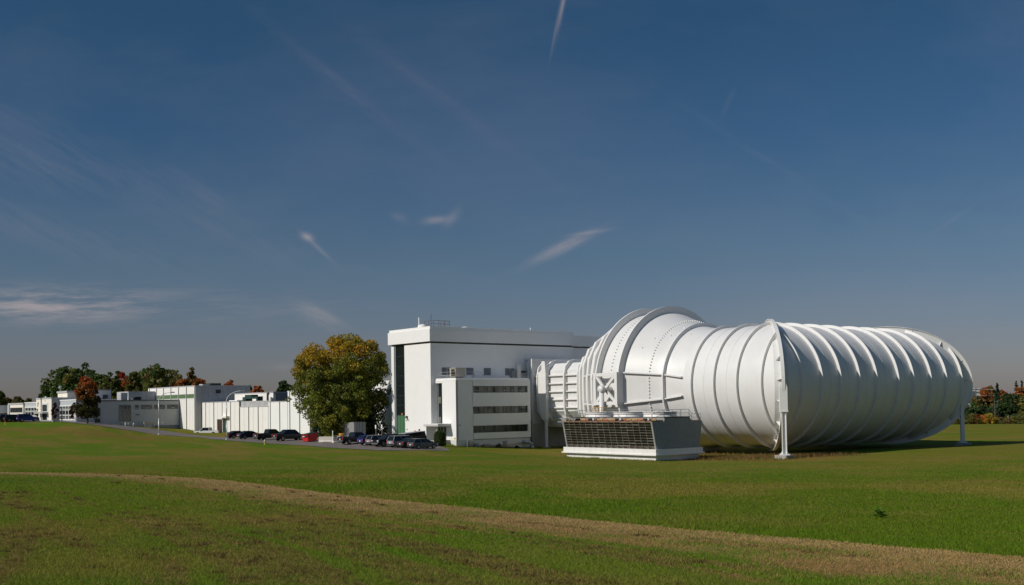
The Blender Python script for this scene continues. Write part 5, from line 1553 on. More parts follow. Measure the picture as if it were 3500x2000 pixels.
MB().tube((0, 0, -.1), (0, 0, 1.75), .075, n=12).lathe([(.08, 1.75), (.06, 1.82), (.01, 1.84)], (0, 0, 0), 12).build('post', white_c, po)
MB().lathe([(.16, -.02), (.16, .05), (.08, .08)], (0, 0, 0), 12).build('base', concrete, po)
# container under the big tree
cg_l = mat('container_grey', (0.33, 0.33, 0.32), 0.6, 0.08, 1, streak=0.3, dirt=(0.3, 0.22, 0.15))
_c = rl(hit(1210, 1495)); q = fw(_c[0] + 1.15, _c[1] + 2.95)
co = thing('shipping_container', 'pale grey shipping container standing under the big tree', 'container', (q[0], q[1], g1(q[0], q[1])), TH)
MB().box(-1.15, 1.15, -2.95, 2.95, .12, 2.5).build('box', cg_l, co)
for k in range(22):
    y = -2.85 + k * .26
    MB().box(-1.19, -1.151, y, y + .13, .2, 2.42).build('corrugation', cg_l, co)
for x in (-1.15, 1.08):
    for y in (-3.0, 2.93):
        MB().box(x, x + .09, y, y + .07, 0, 2.58).build('corner_post', cg_l, co)
MB().box(-1.2, 1.2, -3.0, 3.0, 2.5, 2.58).build('top_rail', cg_l, co)
MB().box(-1.2, 1.2, -3.0, 3.0, 0.0, .12).build('bottom_rail', cg_l, co)
for x in (-.55, 0, .55):
    MB().tube((x, -3.03, .15), (x, -3.03, 2.45), .03, n=6).build('lock_rod', galv, co)
# street lamps
lamp_m = mat('lamp_aluminium', (0.60, 0.60, 0.58), 0.4, 0.06, 2, metal=0.3)
def street_lamp(px, py, ytop, xtip, label):
    p = hit(px, py)
    sc = p[1] / F
    zt = (py - ytop) * sc
    reach = (xtip - px) * sc
    t = thing('street_lamp', label, 'street lamp', p, -0.1, 'curved arm street lamps')
    hs = zt - reach * 0.62
    MB().path([(0, 0, -.2), (0, 0, hs * .5), (0, 0, hs)], .115, 12, .085).build('pole', lamp_m, t, True)
    a = np.linspace(0, 1, 14)
    arm = [(reach * (1 - math.cos(k * math.pi / 2)) * .98, 0, hs + (zt - hs) * math.sin(k * math.pi / 2)) for k in a]
    MB().path(arm, .085, 10, .05).build('arm', lamp_m, t, True)
    e = arm[-1]
    mb = MB()
    mb.prism([(e[0] - .25, e[2] - .06), (e[0] + .1, e[2] - .14), (e[0] + .5, e[2] - .12), (e[0] + .62, e[2] + .0), (e[0] + .45, e[2] + .1), (e[0] - .25, e[2] + .07)], 'y', -.15, .15)
    mb.build('lamp_head', mat('dark_lamp_head', (0.16, 0.155, 0.14), 0.5, 0.1, 3), t)
    MB().lathe([(.2, -.1), (.2, .25), (.13, .3)], (0, 0, 0), 12).build('base', lamp_m, t)
    return t
street_lamp(543, 1487, 1342, 590, 'curved arm street lamp beside the road below the grey laboratory wing')
street_lamp(775, 1505, 1337, 832, 'curved arm street lamp at the near end of the car row by the workshop')
# stop sign seen against the cream office, the two trees' companions and small posts
p = hit(260, 1444.5)
ss = thing('stop_sign', 'round faced stop sign with sun glare painted white on its face before the pale window bay', 'sign', (p[0], p[1] - .4, g1(p[0], p[1] - .4)), TH + 0.15)
MB().tube((0, 0, -.2), (0, 0, 1.25), .04, n=8).build('post', galv, ss)
mb = MB()
oct_ = [(.36 * math.cos(math.pi / 8 + k * math.pi / 4), 1.38 + .36 * math.sin(math.pi / 8 + k * math.pi / 4)) for k in range(8)]
mb.prism(oct_, 'x', -.06, -.04)
pl = mb.build('sign_plate', mat('sign_red', (0.55, 0.03, 0.02), 0.35, 0.05, 3), ss)
MB().prism([(a * .80, 1.38 + (b2 - 1.38) * .80) for a, b2 in oct_], 'x', -.066, -.0605).build('painted_glare', mat('painted_glare_white', (0.86, 0.83, 0.66), 0.3, 0.03, 3), pl)  # pale octagon paints sun glare over the red face
def post(name, label, cat, px, py, parts, rot=0.0, group=None):
    p = hit(px, py)
    t = thing(name, label, cat, p, rot, group)
    for nm, mb, m in parts:
        mb.build(nm, m, t)
    return t
hyd_y = mat('hydrant_yellow', (0.60, 0.42, 0.08), 0.5, 0.1, 3)
post('fire_hydrant', 'yellow fire hydrant with a pale cap on the grass verge below the car row', 'hydrant', 905, 1519.5, [
    ('barrel', MB().lathe([(.16, -.05), (.16, .06), (.11, .08), (.11, .5), (.15, .52), (.15, .58)], (0, 0, 0), 14), hyd_y),
    ('cap', MB().lathe([(.14, .58), (.12, .70), (.05, .78), (.04, .84)], (0, 0, 0), 14), mat('hydrant_cap', (0.62, 0.66, 0.58), 0.5, 0.1, 3)),
    ('outlet', MB().tube((-.2, 0, .42), (.2, 0, .42), .06, n=10), hyd_y)])
post('fire_hydrant', 'yellow and red hydrant post beside the far car park', 'hydrant', 18.5, 1451, [
    ('barrel', MB().lathe([(.17, -.05), (.17, .05), (.12, .07), (.12, .55)], (0, 0, 0), 14), hyd_y),
    ('cap', MB().lathe([(.15, .55), (.15, .75), (.05, .9)], (0, 0, 0), 14), lens_r)])
p = hit(886, 1502)
og = thing('orange_sign', 'small orange warning sign on a post beside the dull green pickup', 'sign', (p[0], p[1] - .6, g1(p[0], p[1] - .6)), TH)
MB().tube((0, 0, -.1), (0, 0, 1.15), .04, n=8).build('post', galv, og)
MB().box(-.05, .0, -.18, .18, .85, 1.22).build('plate', mat('sign_orange', (0.62, 0.24, 0.04), 0.5, 0.1, 3), og)
for i, (px, py, h) in enumerate(((1305.5, 1495, 1.0), (1285, 1494, 1.0))):
    q = at(px + 0, py, 178)
    q[2] = g1(q[0], q[1])
    t = thing('parking_sign', 'small white parking sign on a post behind the parked cars', 'sign', q, TH, 'parking signs')
    MB().tube((0, 0, -.1), (0, 0, 1.8), .035, n=8).build('post', galv, t)
    MB().box(-.05, -.03, -.16, .16, 1.55, 2.15).build('plate', white_c, t)
for i, (x, lab_) in enumerate(((625, 'white bollard with a dark top before the tall dark window, first of three'), (690, 'white bollard with a dark top before the tall dark window, middle of three'), (790, 'leaning white bollard with a dark top nearest the grass slope'))):
    px, py = 330 + x * .158, 1250 + 1262 * .158
    q = fw(onl(px, py, 141.6)[0], 141.6); q[2] = g1(q[0], q[1])
    t = thing('bollard', lab_, 'bollard', q, 0.0, 'bollards by the laboratory wing')
    if i == 2:
        t.rotation_euler = (0, 0.25, 0)
    MB().tube((0, 0, -.3), (0, 0, .75), .12, n=10).build('post', white_c, t)
    MB().tube((0, 0, .75), (0, 0, .92), .125, n=10).build('cap', trim_m, t)
q = fw(onl(330 + 1130 * .158, 1450, 141.8)[0], 141.8); q[2] = g1(q[0], q[1])
tk = thing('equipment_rack', 'small white equipment rack standing against the grey laboratory wall', 'rack', q, TH)
MB().box(-1.2, 1.2, -.4, .4, .75, 1.15).build('tray', tan, tk)
for x in (-1.0, 1.0):
    MB().box(x - .08, x + .08, -.3, .3, -.4, .75).build('leg', galv, tk)
MB().box(-.5, .3, -.35, .35, -.4, .1).build('box', white_c, tk)
q = fw(onl(330 + 1430 * .158, 1450, 142.0)[0], 142.0); q[2] = g1(q[0], q[1])
t = thing('small_sign', 'small white sign on a thin post by the grey laboratory wall', 'sign', q, TH)
MB().tube((0, 0, -.3), (0, 0, 1.2), .03, n=6).build('post', galv, t)
MB().box(-.22, .22, -.04, -.02, 1.1, 1.5).build('plate', white_c, t)
# utility line at the wood's edge
def upole(px, d, label):
    q = at(px, 1447, d); q[2] = g1(q[0], q[1])
    t = thing('utility_pole', label, 'utility pole', q, 0.1, 'utility poles by the wood')
    MB().tube((0, 0, -.3), (0, 0, 9.8), .16, .11, 10).build('pole', mat('weathered_pole', (0.13, 0.115, 0.10), 0.85, 0.2, 2), t)
    MB().box(-1.1, 1.1, -.07, .07, 9.1, 9.24).build('crossarm', mat('weathered_pole', (0.13, 0.115, 0.10)), t)
    for x in (-1.0, -.4, .4, 1.0):
        MB().lathe([(.05, 9.24), (.08, 9.32), (.04, 9.42)], (x, 0, 0), 8).build('insulator', frame_w, t)
    return q
qa = upole(3339, 300, 'weathered utility pole at the edge of the wood')
qb = upole(3760, 300, 'weathered utility pole further along the wood')
for k, (off, zz) in enumerate(((-1.0, 9.4), (.4, 9.4), (0, 7.6))):
    a = np.array([qa[0] + off, qa[1], qa[2] + zz]); b2 = np.array([qb[0] + off, qb[1], qb[2] + zz])
    pts = [a + (b2 - a) * s_ - np.array([0, 0, 1.6 * s_ * (1 - s_)]) for s_ in np.linspace(0, 1, 16)]
    tag(MB().path(pts, .028, 5).build('power_cable', mat('pale_cable', (0.5, 0.5, 0.5), 0.5, 0.1, 2)), ('upper', 'second upper', 'lower')[k] + ' power cable strung along the wood between utility poles', 'cable', 'power cables')
for k, px in enumerate((3447, 3512, 3590)):
    q = at(px, 1449, 268); q[2] = g1(q[0], q[1])
    t = thing('fence_post', 'pale fence post standing at the edge of the wood', 'fence post', q, 0.2, 'fence posts by the wood')
    MB().box(-.06, .06, -.06, .06, -.2, 2.0).build('post', mat('pale_fence_wood', (0.3, 0.28, 0.25), 0.85, 0.2, 2), t)
    MB().box(-.08, .08, -.08, .08, 2.0, 2.05).build('cap', white_c, t)
# ------------------------------------------------------------------ trees and shrubs
leaf_m = attr_mat('foliage', 0.55, 0.36)
bark_m = mat('bark', (0.085, 0.070, 0.055), 0.9, 0.25, 3, bump=0.5, bscale=12)
pale_bark = mat('pale_bark', (0.13, 0.12, 0.105), 0.9, 0.2, 3)
def leaf_quads(pos, size, rng, squash=0.75):
    n = len(pos)
    a = rng.normal(size=(n, 3)); a /= np.linalg.norm(a, axis=1)[:, None]
    b = rng.normal(size=(n, 3)); b -= (b * a).sum(1)[:, None] * a; b /= np.linalg.norm(b, axis=1)[:, None]
    s = size * rng.uniform(0.55, 1.35, n)[:, None]
    a *= s; b *= s * squash
    return np.stack([pos - a, pos - b * 0.9, pos + a, pos + b * 0.9], 1)
def make_tree(name, label, loc, h, prof, pal, ncl, nleaf, lsize, tr, group=None, top=None, top_from=0.6, seed=1, rc=(0.09, 0.16), lean=(0, 0), bark=None, limbs=14, off=(0, 0), cat='tree', gap=0.0):
    rng = np.random.default_rng(seed)
    t = thing(name, label, cat, loc, 0.0, group)
    zf = np.array([p[0] for p in prof]); hw = np.array([p[1] for p in prof])
    wmax = hw.max()
    dens = np.interp(np.linspace(zf[0], zf[-1], 60), zf, hw) ** 1.7 + 0.02 * wmax ** 1.7
    cdf = np.cumsum(dens) / dens.sum()
    zs = np.interp(rng.random(ncl), cdf, np.linspace(zf[0], zf[-1], 60))
    w = np.interp(zs, zf, hw)
    ang = rng.uniform(0, 2 * math.pi, ncl)
    rad = w * (0.22 + 0.72 * np.sqrt(rng.random(ncl)))
    rcl = rng.uniform(rc[0], rc[1], ncl) * wmax * 2
    rcl = np.minimum(rcl, w * 0.8 + 0.1)
    rad = np.minimum(rad, np.maximum(w - rcl * 0.6, 0.05))
    cen = np.c_[rad * np.cos(ang) + off[0] * zs, rad * np.sin(ang) + off[1] * zs, zs * h]
    if gap > 0:                                  # a few stray sprays that break the outline
        m_ = int(ncl * gap)
        out = rng.choice(ncl, m_, replace=False)
        cen[out, :2] *= rng.uniform(1.08, 1.22, (m_, 1)); cen[out, 2] += rng.uniform(-.2, .5, m_)
        rcl[out] *= 0.55
    P, Cc = [], []
    pal = np.array(pal); tp = np.array(top) if top is not None else None
    for i in range(ncl):
        m = max(6, int(nleaf * (rcl[i] / (rc[1] * wmax * 2)) ** 2))
        d = rng.normal(size=(m, 3)); d /= np.linalg.norm(d, axis=1)[:, None]
        rr = rcl[i] * rng.uniform(0.45, 1.08, m) ** 0.7
        q = cen[i] + d * rr[:, None] * np.array([1, 1, 0.8])
        c = pal[rng.integers(len(pal))] * rng.uniform(0.8, 1.15)
        cc = np.tile(c, (m, 1))
        mixc = pal[rng.integers(len(pal), size=m)]
        cc = cc * 0.6 + mixc * 0.4
        if tp is not None:
            side_w = np.clip(((q[:, 2] / h) - top_from - 0.10 * q[:, 0] / wmax) / 0.26 + rng.normal(0, 0.35) * 0.9, 0, 1)
            tc_ = tp[rng.integers(len(tp))] * 0.6 + tp[rng.integers(len(tp), size=m)] * 0.4
            cc = cc * (1 - side_w[:, None]) + tc_ * side_w[:, None]
        cc *= rng.uniform(0.65, 1.35, m)[:, None]
        P.append(q); Cc.append(cc)
    P = np.concatenate(P); Cc = np.concatenate(Cc)
    keep = P[:, 2] > 0.05
    P, Cc = P[keep], Cc[keep]
    crown = mesh_np('crown', leaf_quads(P, lsize, rng), 4, leaf_m, np.clip(Cc, 0.002, 1), t)
    mb = MB()
    zt = h * min(0.86, zf[-1] * 0.9)
    trunk = [(off[0] * s_ + 0.15 * math.sin(s_ * 5 + seed) * tr * 4 * s_, off[1] * s_, -0.3 + (zt + 0.3) * s_) for s_ in np.linspace(0, 1, 7)]
    mb.path(trunk, tr, 10, tr * 0.18)
    order = np.argsort(-rcl)[:limbs]
    for i in order:
        zb_ = max(cen[i][2] - abs(rad[i]) * 0.9 - 0.5, h * 0.10)
        zb_ = min(zb_, zt * 0.95)
        s_ = zb_ / zt
        a = np.array([off[0] * s_, off[1] * s_, zb_]); b_ = cen[i]
        mid = (a + b_) / 2 + np.array([0, 0, 0.12 * np.linalg.norm(b_ - a)])
        mb.path([a, mid, b_], tr * 0.42 * (1 - 0.6 * s_), 6, tr * 0.10)
    mb.build('trunk', bark or bark_m, t, True)
    return t
GRN = [(0.0685, 0.1141, 0.0274), (0.0958, 0.1505, 0.0365), (0.1256, 0.1712, 0.0411), (0.0571, 0.0958, 0.0228)]
DGN = [(0.0445, 0.0728, 0.0242), (0.0607, 0.0972, 0.0283), (0.0365, 0.0607, 0.0203)]
OLV = [(0.1598, 0.1621, 0.0345), (0.1229, 0.1474, 0.0345), (0.2089, 0.172, 0.0393), (0.0983, 0.1229, 0.0295)]
BRN = [(0.2142, 0.1386, 0.0454), (0.1512, 0.131, 0.0378), (0.2772, 0.1562, 0.0504), (0.1134, 0.1134, 0.0302)]
ORG_C = [(0.4374, 0.1003, 0.0219), (0.3463, 0.1094, 0.0219), (0.5103, 0.1458, 0.0292), (0.1823, 0.0819, 0.0219)]
REDC = [(0.4394, 0.0473, 0.0237), (0.338, 0.0592, 0.0203), (0.2704, 0.0423, 0.0203)]
GLD = [(0.46, 0.29, 0.022), (0.52, 0.26, 0.022), (0.38, 0.29, 0.028), (0.28, 0.25, 0.030)]
SPR = [(0.0299, 0.0561, 0.0261), (0.0412, 0.071, 0.0299), (0.0224, 0.0448, 0.0224)]
MAR = [(0.075, 0.014, 0.014), (0.050, 0.012, 0.012), (0.030, 0.014, 0.010)]
# the big cottonwood beside the hall
p = at(1172, 1500, 190.5)
p[2] = g1(p[0], p[1])
make_tree('poplar_tree', 'big spreading poplar with gold top and green lower leaves beside the tall hall', p, 17.6,
          [(0.05, 3.2), (0.10, 5.6), (0.18, 7.1), (0.30, 8.3), (0.45, 8.7), (0.62, 8.8), (0.76, 8.3), (0.87, 7.3), (0.95, 5.8), (1.0, 2.8)],
          [(0.165, 0.200, 0.030), (0.205, 0.225, 0.034), (0.130, 0.165, 0.028), (0.270, 0.250, 0.036)], 420, 380, 0.17, 0.42, top=GLD, top_from=0.66, seed=23, rc=(0.045, 0.085), limbs=40, gap=0.18, bark=mat('grey_bark', (0.16, 0.145, 0.12), 0.9, 0.25, 3))
# dark evergreen shrubs in its shade
for k, (px, py, d, hh, w) in enumerate(((1278, 1500, 190, 4.6, 2.8), (1240, 1500, 193, 5.4, 2.4), (1092, 1498, 192, 3.6, 1.6))):
    q = at(px, py, d); q[2] = g1(q[0], q[1])
    make_tree('shade_shrub', ('broad dark shrub in the shade beside the hall\'s pale corner strip', 'tall dark shrub between the container and the tree\'s shade', 'dark shrub behind the sunlit concrete barrier')[k], q, hh, [(0.03, w * .8), (0.4, w), (0.8, w * .7), (1.0, w * .3)], DGN, 36, 110, 0.16, 0.12, seed=40 + k, cat='shrub')
# red topped maple by the road
p = at(299, 1449, 226)
make_tree('maple_tree', 'roadside maple turning red and orange at the top before the grey wing', (p[0], p[1], g1(p[0], p[1])), 9.9,
          [(0.16, 2.0), (0.28, 2.75), (0.42, 2.85), (0.6, 2.45), (0.78, 2.0), (0.92, 1.5), (1.0, .7)], [(0.060, 0.060, 0.013), (0.095, 0.068, 0.015), (0.044, 0.050, 0.011)], 90, 130, 0.20, 0.22, top=ORG_C, top_from=0.52, seed=9, rc=(0.09, 0.15))
for k, (px, base, hh, c, nm) in enumerate(((134, 1437, 3.4, DGN, 'small dark ornamental tree by the entrance tower'), (188, 1440, 3.9, MAR, 'small maroon ornamental tree before the shaded tower wall'), (249, 1441, 4.2, MAR, 'small maroon ornamental tree before the pale window bay'))):
    q = fw(-57.6, (166.0, 153.6, 145.6)[k]); q[2] = g1(q[0], q[1])
    sc_ = onl(px, 1430, (166.0, 153.6, 145.6)[k])
    q = fw(sc_[0], (166.0, 153.6, 145.6)[k]); q[2] = g1(q[0], q[1])
    make_tree('ornamental_tree', nm, q, hh, [(0.22, .45), (0.4, .78), (0.6, .70), (0.85, .4), (1.0, .25)], c, 26, 70, 0.12, 0.06, seed=60 + k, rc=(0.14, 0.22), limbs=5)
# wood behind the left buildings
WOOD = [(2, 1345, 13, OLV, None), (27, 1366, 16, BRN, None), (62, 1364, 18, OLV, BRN), (100, 1368, 14, OLV, None), (157, 1342, 22, DGN, None), (190, 1275, 36, GRN, OLV), (222, 1268, 34, GRN, None), (252, 1272, 34, GRN, OLV), (290, 1258, 36, OLV, DGN), (318, 1282, 26, GRN, None),
        (343, 1280, 28, GRN, None), (378, 1276, 30, OLV, GRN), (404, 1276, 15, GRN, None), (420, 1288, 26, BRN, REDC), (448, 1290, 30, BRN, ORG_C), (458, 1275, 20, OLV, None), (478, 1282, 30, BRN, OLV), (503, 1263, 24, GRN, None), (530, 1264, 34, OLV, BRN), (538, 1262, 30, OLV, GRN), (565, 1270, 32, OLV, None), (597, 1275, 30, DGN, OLV), (612, 1290, 28, BRN, None), (625, 1296, 24, BRN, ORG_C), (655, 1262, 24, BRN, None), (680, 1300, 24, BRN, ORG_C)]
for k, (px, yt, hwp, pal, tp) in enumerate(WOOD):
    d = 325 + (k * 37 % 50) + (30 if k < 4 else 0)
    q = at(px, 1430, d); q[2] = g1(q[0], q[1])
    h = (at(px, yt, d)[2] - q[2]) * 1.08
    w = hwp * d / F * 1.3
    nm = {id(GRN): 'green', id(DGN): 'dark green', id(OLV): 'olive', id(BRN): 'russet'}[id(pal)]
    tn = {id(None): '', id(REDC): ' and a red top', id(ORG_C): ' and an orange top', id(OLV): ' and an olive top', id(BRN): ' and a russet top', id(GRN): ' and a greener top', id(DGN): ' and a darker top'}[id(tp)]
    where = 'behind the far car park' if px < 120 else ('behind the cream office' if px < 330 else ('behind the grey laboratory wing' if px < 510 else 'behind the tall panelled hall'))
    con = px == 655
    prof = [(0.15, w * .75), (0.35, w), (0.6, w), (0.8, w * .78), (0.93, w * .48), (1.0, w * .2)] if not con else [(0.2, w), (0.5, w * .85), (0.75, w * .5), (0.92, w * .22), (1.0, w * .05)]
    make_tree('woodland_tree', f'{nm} broadleaf tree{" with a leafy crown" if not tn else " with mixed leaves"}{tn} {where}' if not con else 'russet tapering tree with thin top behind the tall panelled hall', q, h, prof, pal, 95, 62, 0.44, 0.28, 'wood behind the left buildings', tp, 0.62, 100 + k, rc=(0.09, 0.17), limbs=8)
for k, (px, yt, hwp, pal, d, lb) in enumerate(((718, 1311, 20, GRN, 330, 'low green treetop showing over the tall hall roof'), (785, 1304, 26, ORG_C, 335, 'orange treetop showing over the tall hall roof'), (882, 1320, 26, ORG_C, 330, 'orange treetop showing over the workshop roof'), (850, 1314, 12, DGN, 345, 'narrow dark treetop beside the orange treetops'), (978, 1305, 34, DGN, 325, 'round dark treetop showing over the workshop roof beside the big poplar'))):
    q = at(px, 1430, d); q[2] = g1(q[0], q[1])
    h = at(px, yt, d)[2] - q[2]
    w = hwp * d / F * 1.1
    make_tree('woodland_tree', lb, q, h, [(0.15, w * .8), (0.4, w), (0.75, w), (0.9, w * .7), (1.0, w * .3)], pal, 70, 70, 0.40, 0.28, 'wood behind the left buildings', None, 0.6, 150 + k, limbs=6)
# wood at the right
RW = [(3268, 1392, 26, DGN, None, 276), (3292, 1378, 26, DGN, None, 290), (3318, 1368, 26, GRN, None, 284), (3345, 1352, 24, OLV, BRN, 300), (3372, 1326, 26, BRN, ORG_C, 306), (3392, 1322, 24, OLV, BRN, 312), (3430, 1338, 26, BRN, ORG_C, 296), (3440, 1350, 28, DGN, None, 282), (3468, 1345, 30, DGN, None, 280), (3492, 1316, 28, BRN, ORG_C, 288), (3530, 1312, 32, BRN, ORG_C, 296), (3508, 1352, 30, OLV, None, 278), (3560, 1330, 34, GRN, OLV, 284), (3605, 1322, 34, BRN, ORG_C, 290), (3650, 1318, 36, DGN, None, 284), (3330, 1395, 24, DGN, None, 274), (3400, 1385, 26, DGN, None, 274), (3365, 1390, 24, DGN, None, 276)]
for k, (px, yt, hwp, pal, tp, d) in enumerate(RW):
    q = at(px, 1447, d); q[2] = g1(q[0], q[1])
    h = at(px, yt, d)[2] - q[2]
    w = hwp * d / F * 1.1
    nm = {id(GRN): 'green', id(DGN): 'dark green', id(OLV): 'olive', id(BRN): 'russet'}[id(pal)]
    tn = '' if tp is None else (' with an orange top' if tp is ORG_C else ' with a lighter top')
    make_tree('woodland_tree', f'{nm} broadleaf tree{tn} at the wood edge beyond the tunnel field', q, h, [(0.0, w * .7), (0.2, w), (0.6, w), (0.82, w * .75), (1.0, w * .25)], pal, 85, 62, 0.34, 0.24, 'wood beyond the field', tp, 0.6, 200 + k, limbs=6)
def spruce(px, yt, d, wpx, label, seed):
    rng = np.random.default_rng(seed)
    q = at(px, 1447, d); q[2] = g1(q[0], q[1])
    h = at(px, yt, d)[2] - q[2]
    w = wpx * d / F
    t = thing('spruce_tree', label, 'tree', q, 0, 'wood beyond the field')
    P, Cc = [], []
    nl = 24
    for i in range(nl):
        f_ = i / (nl - 1.0)
        z = h * (0.08 + 0.92 * f_)
        rw = w * (1 - f_) ** 0.85 + 0.12
        for j in range(max(4, int(9 * (1 - f_) + 4))):
            a = rng.uniform(0, 2 * math.pi)
            m = max(5, int(22 * (1 - f_)) + 5)
            s_ = rng.uniform(0.15, 1.0, m)
            ln_ = rw * rng.uniform(.75, 1.1)
            P.append(np.c_[np.cos(a) * ln_ * s_ + rng.normal(0, .07, m), np.sin(a) * ln_ * s_ + rng.normal(0, .07, m), z - s_ * rw * .35 + rng.normal(0, .08, m)])
            Cc.append(np.array(SPR)[rng.integers(3, size=m)] * rng.uniform(.7, 1.4, m)[:, None])
    mesh_np('crown', leaf_quads(np.concatenate(P), .32, rng, .5), 4, leaf_m, np.concatenate(Cc), t)
    MB().tube((0, 0, -.3), (0, 0, h * .95), .2, .03, 8).build('trunk', bark_m, t)
spruce(3412, 1311, 290, 20, 'dark spruce rising alone above the middle of the far wood', 1)
spruce(3478, 1305, 312, 22, 'dark spruce behind the orange maples at the far wood', 2)
spruce(3496, 1303, 316, 20, 'second dark spruce behind the orange maples at the far wood', 3)
# bare grey tree and orange hedge at the wood edge
q = at(3401, 1447, 271); q[2] = g1(q[0], q[1])
bt = thing('bare_tree', 'leafless grey tree at the wood edge by the orange hedge', 'tree', q, 0)
mb = MB(); rng_ = random.Random(4)
mb.path([(0, 0, -.3), (.1, 0, 3), (0, .1, 6.2)], .14, 8, .04)
for k in range(26):
    z = 1.0 + k * .19; a = rng_.uniform(0, 6.28); ln_ = rng_.uniform(.8, 1.9) * (1 - z / 9)
    mb.path([(0.05, 0, z), (ln_ * .6 * math.cos(a), ln_ * .6 * math.sin(a), z + .35 * ln_), (ln_ * math.cos(a), ln_ * math.sin(a), z + .45 * ln_)], .035, 5, .012)
mb.build('trunk', pale_bark, bt)
for k, (px, w, hh, pal, lb) in enumerate(((3352, 2.9, 2.4, ORG_C, 'bright orange shrub at the wood edge'), (3378, 2.6, 2.3, GLD, 'gold and orange shrub at the wood edge'), (3325, 2.4, 2.2, OLV, 'olive shrub at the wood edge'), (3290, 3.0, 2.0, OLV, 'low olive shrub near the tunnel\'s far column'), (3262, 2.6, 1.8, BRN, 'low russet shrub near the tunnel\'s far column'), (3425, 3.2, 2.0, BRN, 'russet shrub by the pale fence post'), (3470, 3.4, 1.8, OLV, 'olive shrub beyond the pale fence post'), (3515, 3.0, 1.8, BRN, 'russet shrub beyond the olive one'))):
    q = at(px, 1447.5, 269); q[2] = g1(q[0], q[1])
    make_tree('wood_edge_shrub', lb, q, hh, [(0.0, w * .8), (0.4, w * .9), (0.8, w * .6), (1.0, w * .3)], pal, 26, 80, 0.16, 0.06, 'shrubs at the wood edge', None, .5, 300 + k, limbs=4, cat='shrub')
# clipped bush by the entrance and low dark weeds at the annex wall
q = hit(1503, 1523)
bx_ = thing('clipped_bush', 'dense clipped evergreen bush with a domed top by the annex entrance', 'bush', (q[0], q[1] + .7, g1(q[0], q[1] + .7)), 0)
rng = np.random.default_rng(77)
n_ = 5200
a = rng.uniform(0, 2 * math.pi, n_); u_ = rng.random(n_)
zz_ = 2.45 * u_
rr_ = np.where(zz_ < 1.45, .93, .93 * np.sqrt(np.clip(1 - ((zz_ - 1.45) / .92) ** 2, 0.0, 1))) * rng.uniform(.82, 1.04, n_) * np.where(rng.random(n_) < .2, rng.random(n_), 1.0)
mesh_np('foliage', leaf_quads(np.c_[rr_ * np.cos(a), rr_ * np.sin(a), zz_ * rng.uniform(.97, 1.02, n_)], .07, rng), 4, leaf_m, np.array([(0.060, 0.092, 0.016), (0.080, 0.11, 0.02), (0.045, 0.07, 0.014)])[rng.integers(3, size=n_)] * rng.uniform(.7, 1.3, n_)[:, None], bx_)
MB().lathe([(.78, .05), (.80, 1.4), (.62, 1.95), (.25, 2.2)], (0, 0, 0), 18).build('twig_core', mat('dark_twigs', (0.014, 0.018, 0.008), 0.9, 0.2, 3), bx_)
for k, (r, w, hh) in enumerate(((-16.6, .8, .75), (-19.9, .5, .35), (-13.0, .6, .35))):
    q = fw(r, 42.2); q[2] = g1(q[0], q[1])
    make_tree('wall_weed', ('dark weed clump against the annex foundation below the louvre panel', 'low weed clump by the annex meter box', 'low weed clump by the annex gas pipe')[k], q, hh, [(0.0, w), (.5, w * .8), (1.0, w * .3)], DGN, 14, 40, .09, .03, seed=350 + k, cat='weed', limbs=4)
# dark leafy weed in the foreground grass
q = hit(3008, 1772)
wd = thing('thistle_plant', 'dark green leafy weed standing alone in the tall foreground grass', 'weed', q, 0)
rng = np.random.default_rng(5)
for k in range(26):
    a = k * 2.4; ln_ = rng.uniform(.18, .42); up = rng.uniform(.05, .28)
    d = np.array([math.cos(a), math.sin(a), 0]); s_ = np.array([-math.sin(a), math.cos(a), 0])
    b0 = np.array([0, 0, .02 + .004 * k])
    pts = [b0, b0 + d * ln_ * .5 + s_ * .06 + [0, 0, up], b0 + d * ln_ + [0, 0, up * .9], b0 + d * ln_ * .5 - s_ * .06 + [0, 0, up]]
    mb = MB(); mb.add(pts + [p_ + np.array([0, 0, -.004]) for p_ in pts], [(0, 1, 2, 3), (7, 6, 5, 4), (0, 4, 5, 1), (1, 5, 6, 2), (2, 6, 7, 3), (3, 7, 4, 0)])
    mb.build('leaf', mat('weed_leaf', (0.075, 0.14, 0.018), 0.9, 0.2, 5, spec=0.05), wd)

# ------------------------------------------------------------------ grass blades
grass_m = attr_mat('grass_blades', 0.75, 0.3, spec=0.03)
def blades(name, pts, hgt, wid, cols, rng, lean=0.5):
    n = len(pts)
    a = rng.uniform(0, 2 * math.pi, n)
    d = np.c_[np.cos(a), np.sin(a), np.zeros(n)]
    la = rng.uniform(0, 2 * math.pi, n); lm_ = rng.uniform(0, lean, n) * hgt
    tip = pts + np.c_[np.cos(la) * lm_, np.sin(la) * lm_, hgt]
    w = wid[:, None] * d
    tri = np.stack([pts - w, pts + w, tip], 1)
    return mesh_np(name, tri, 3, grass_m, cols)
def scatter(n, d0, d1, rng, half=0.52):
    """points spread over the visible wedge of lawn, denser near the viewer"""
    d = np.exp(rng.uniform(math.log(d0), math.log(d1), n))
    x = rng.uniform(-half, half, n) * d
    return x, d
rng = np.random.default_rng(3)
x, y = scatter(900000, 12.5, 175.0, rng)
u, v = strip_uv(x, y)
z = gz(x[:1], y[:1])
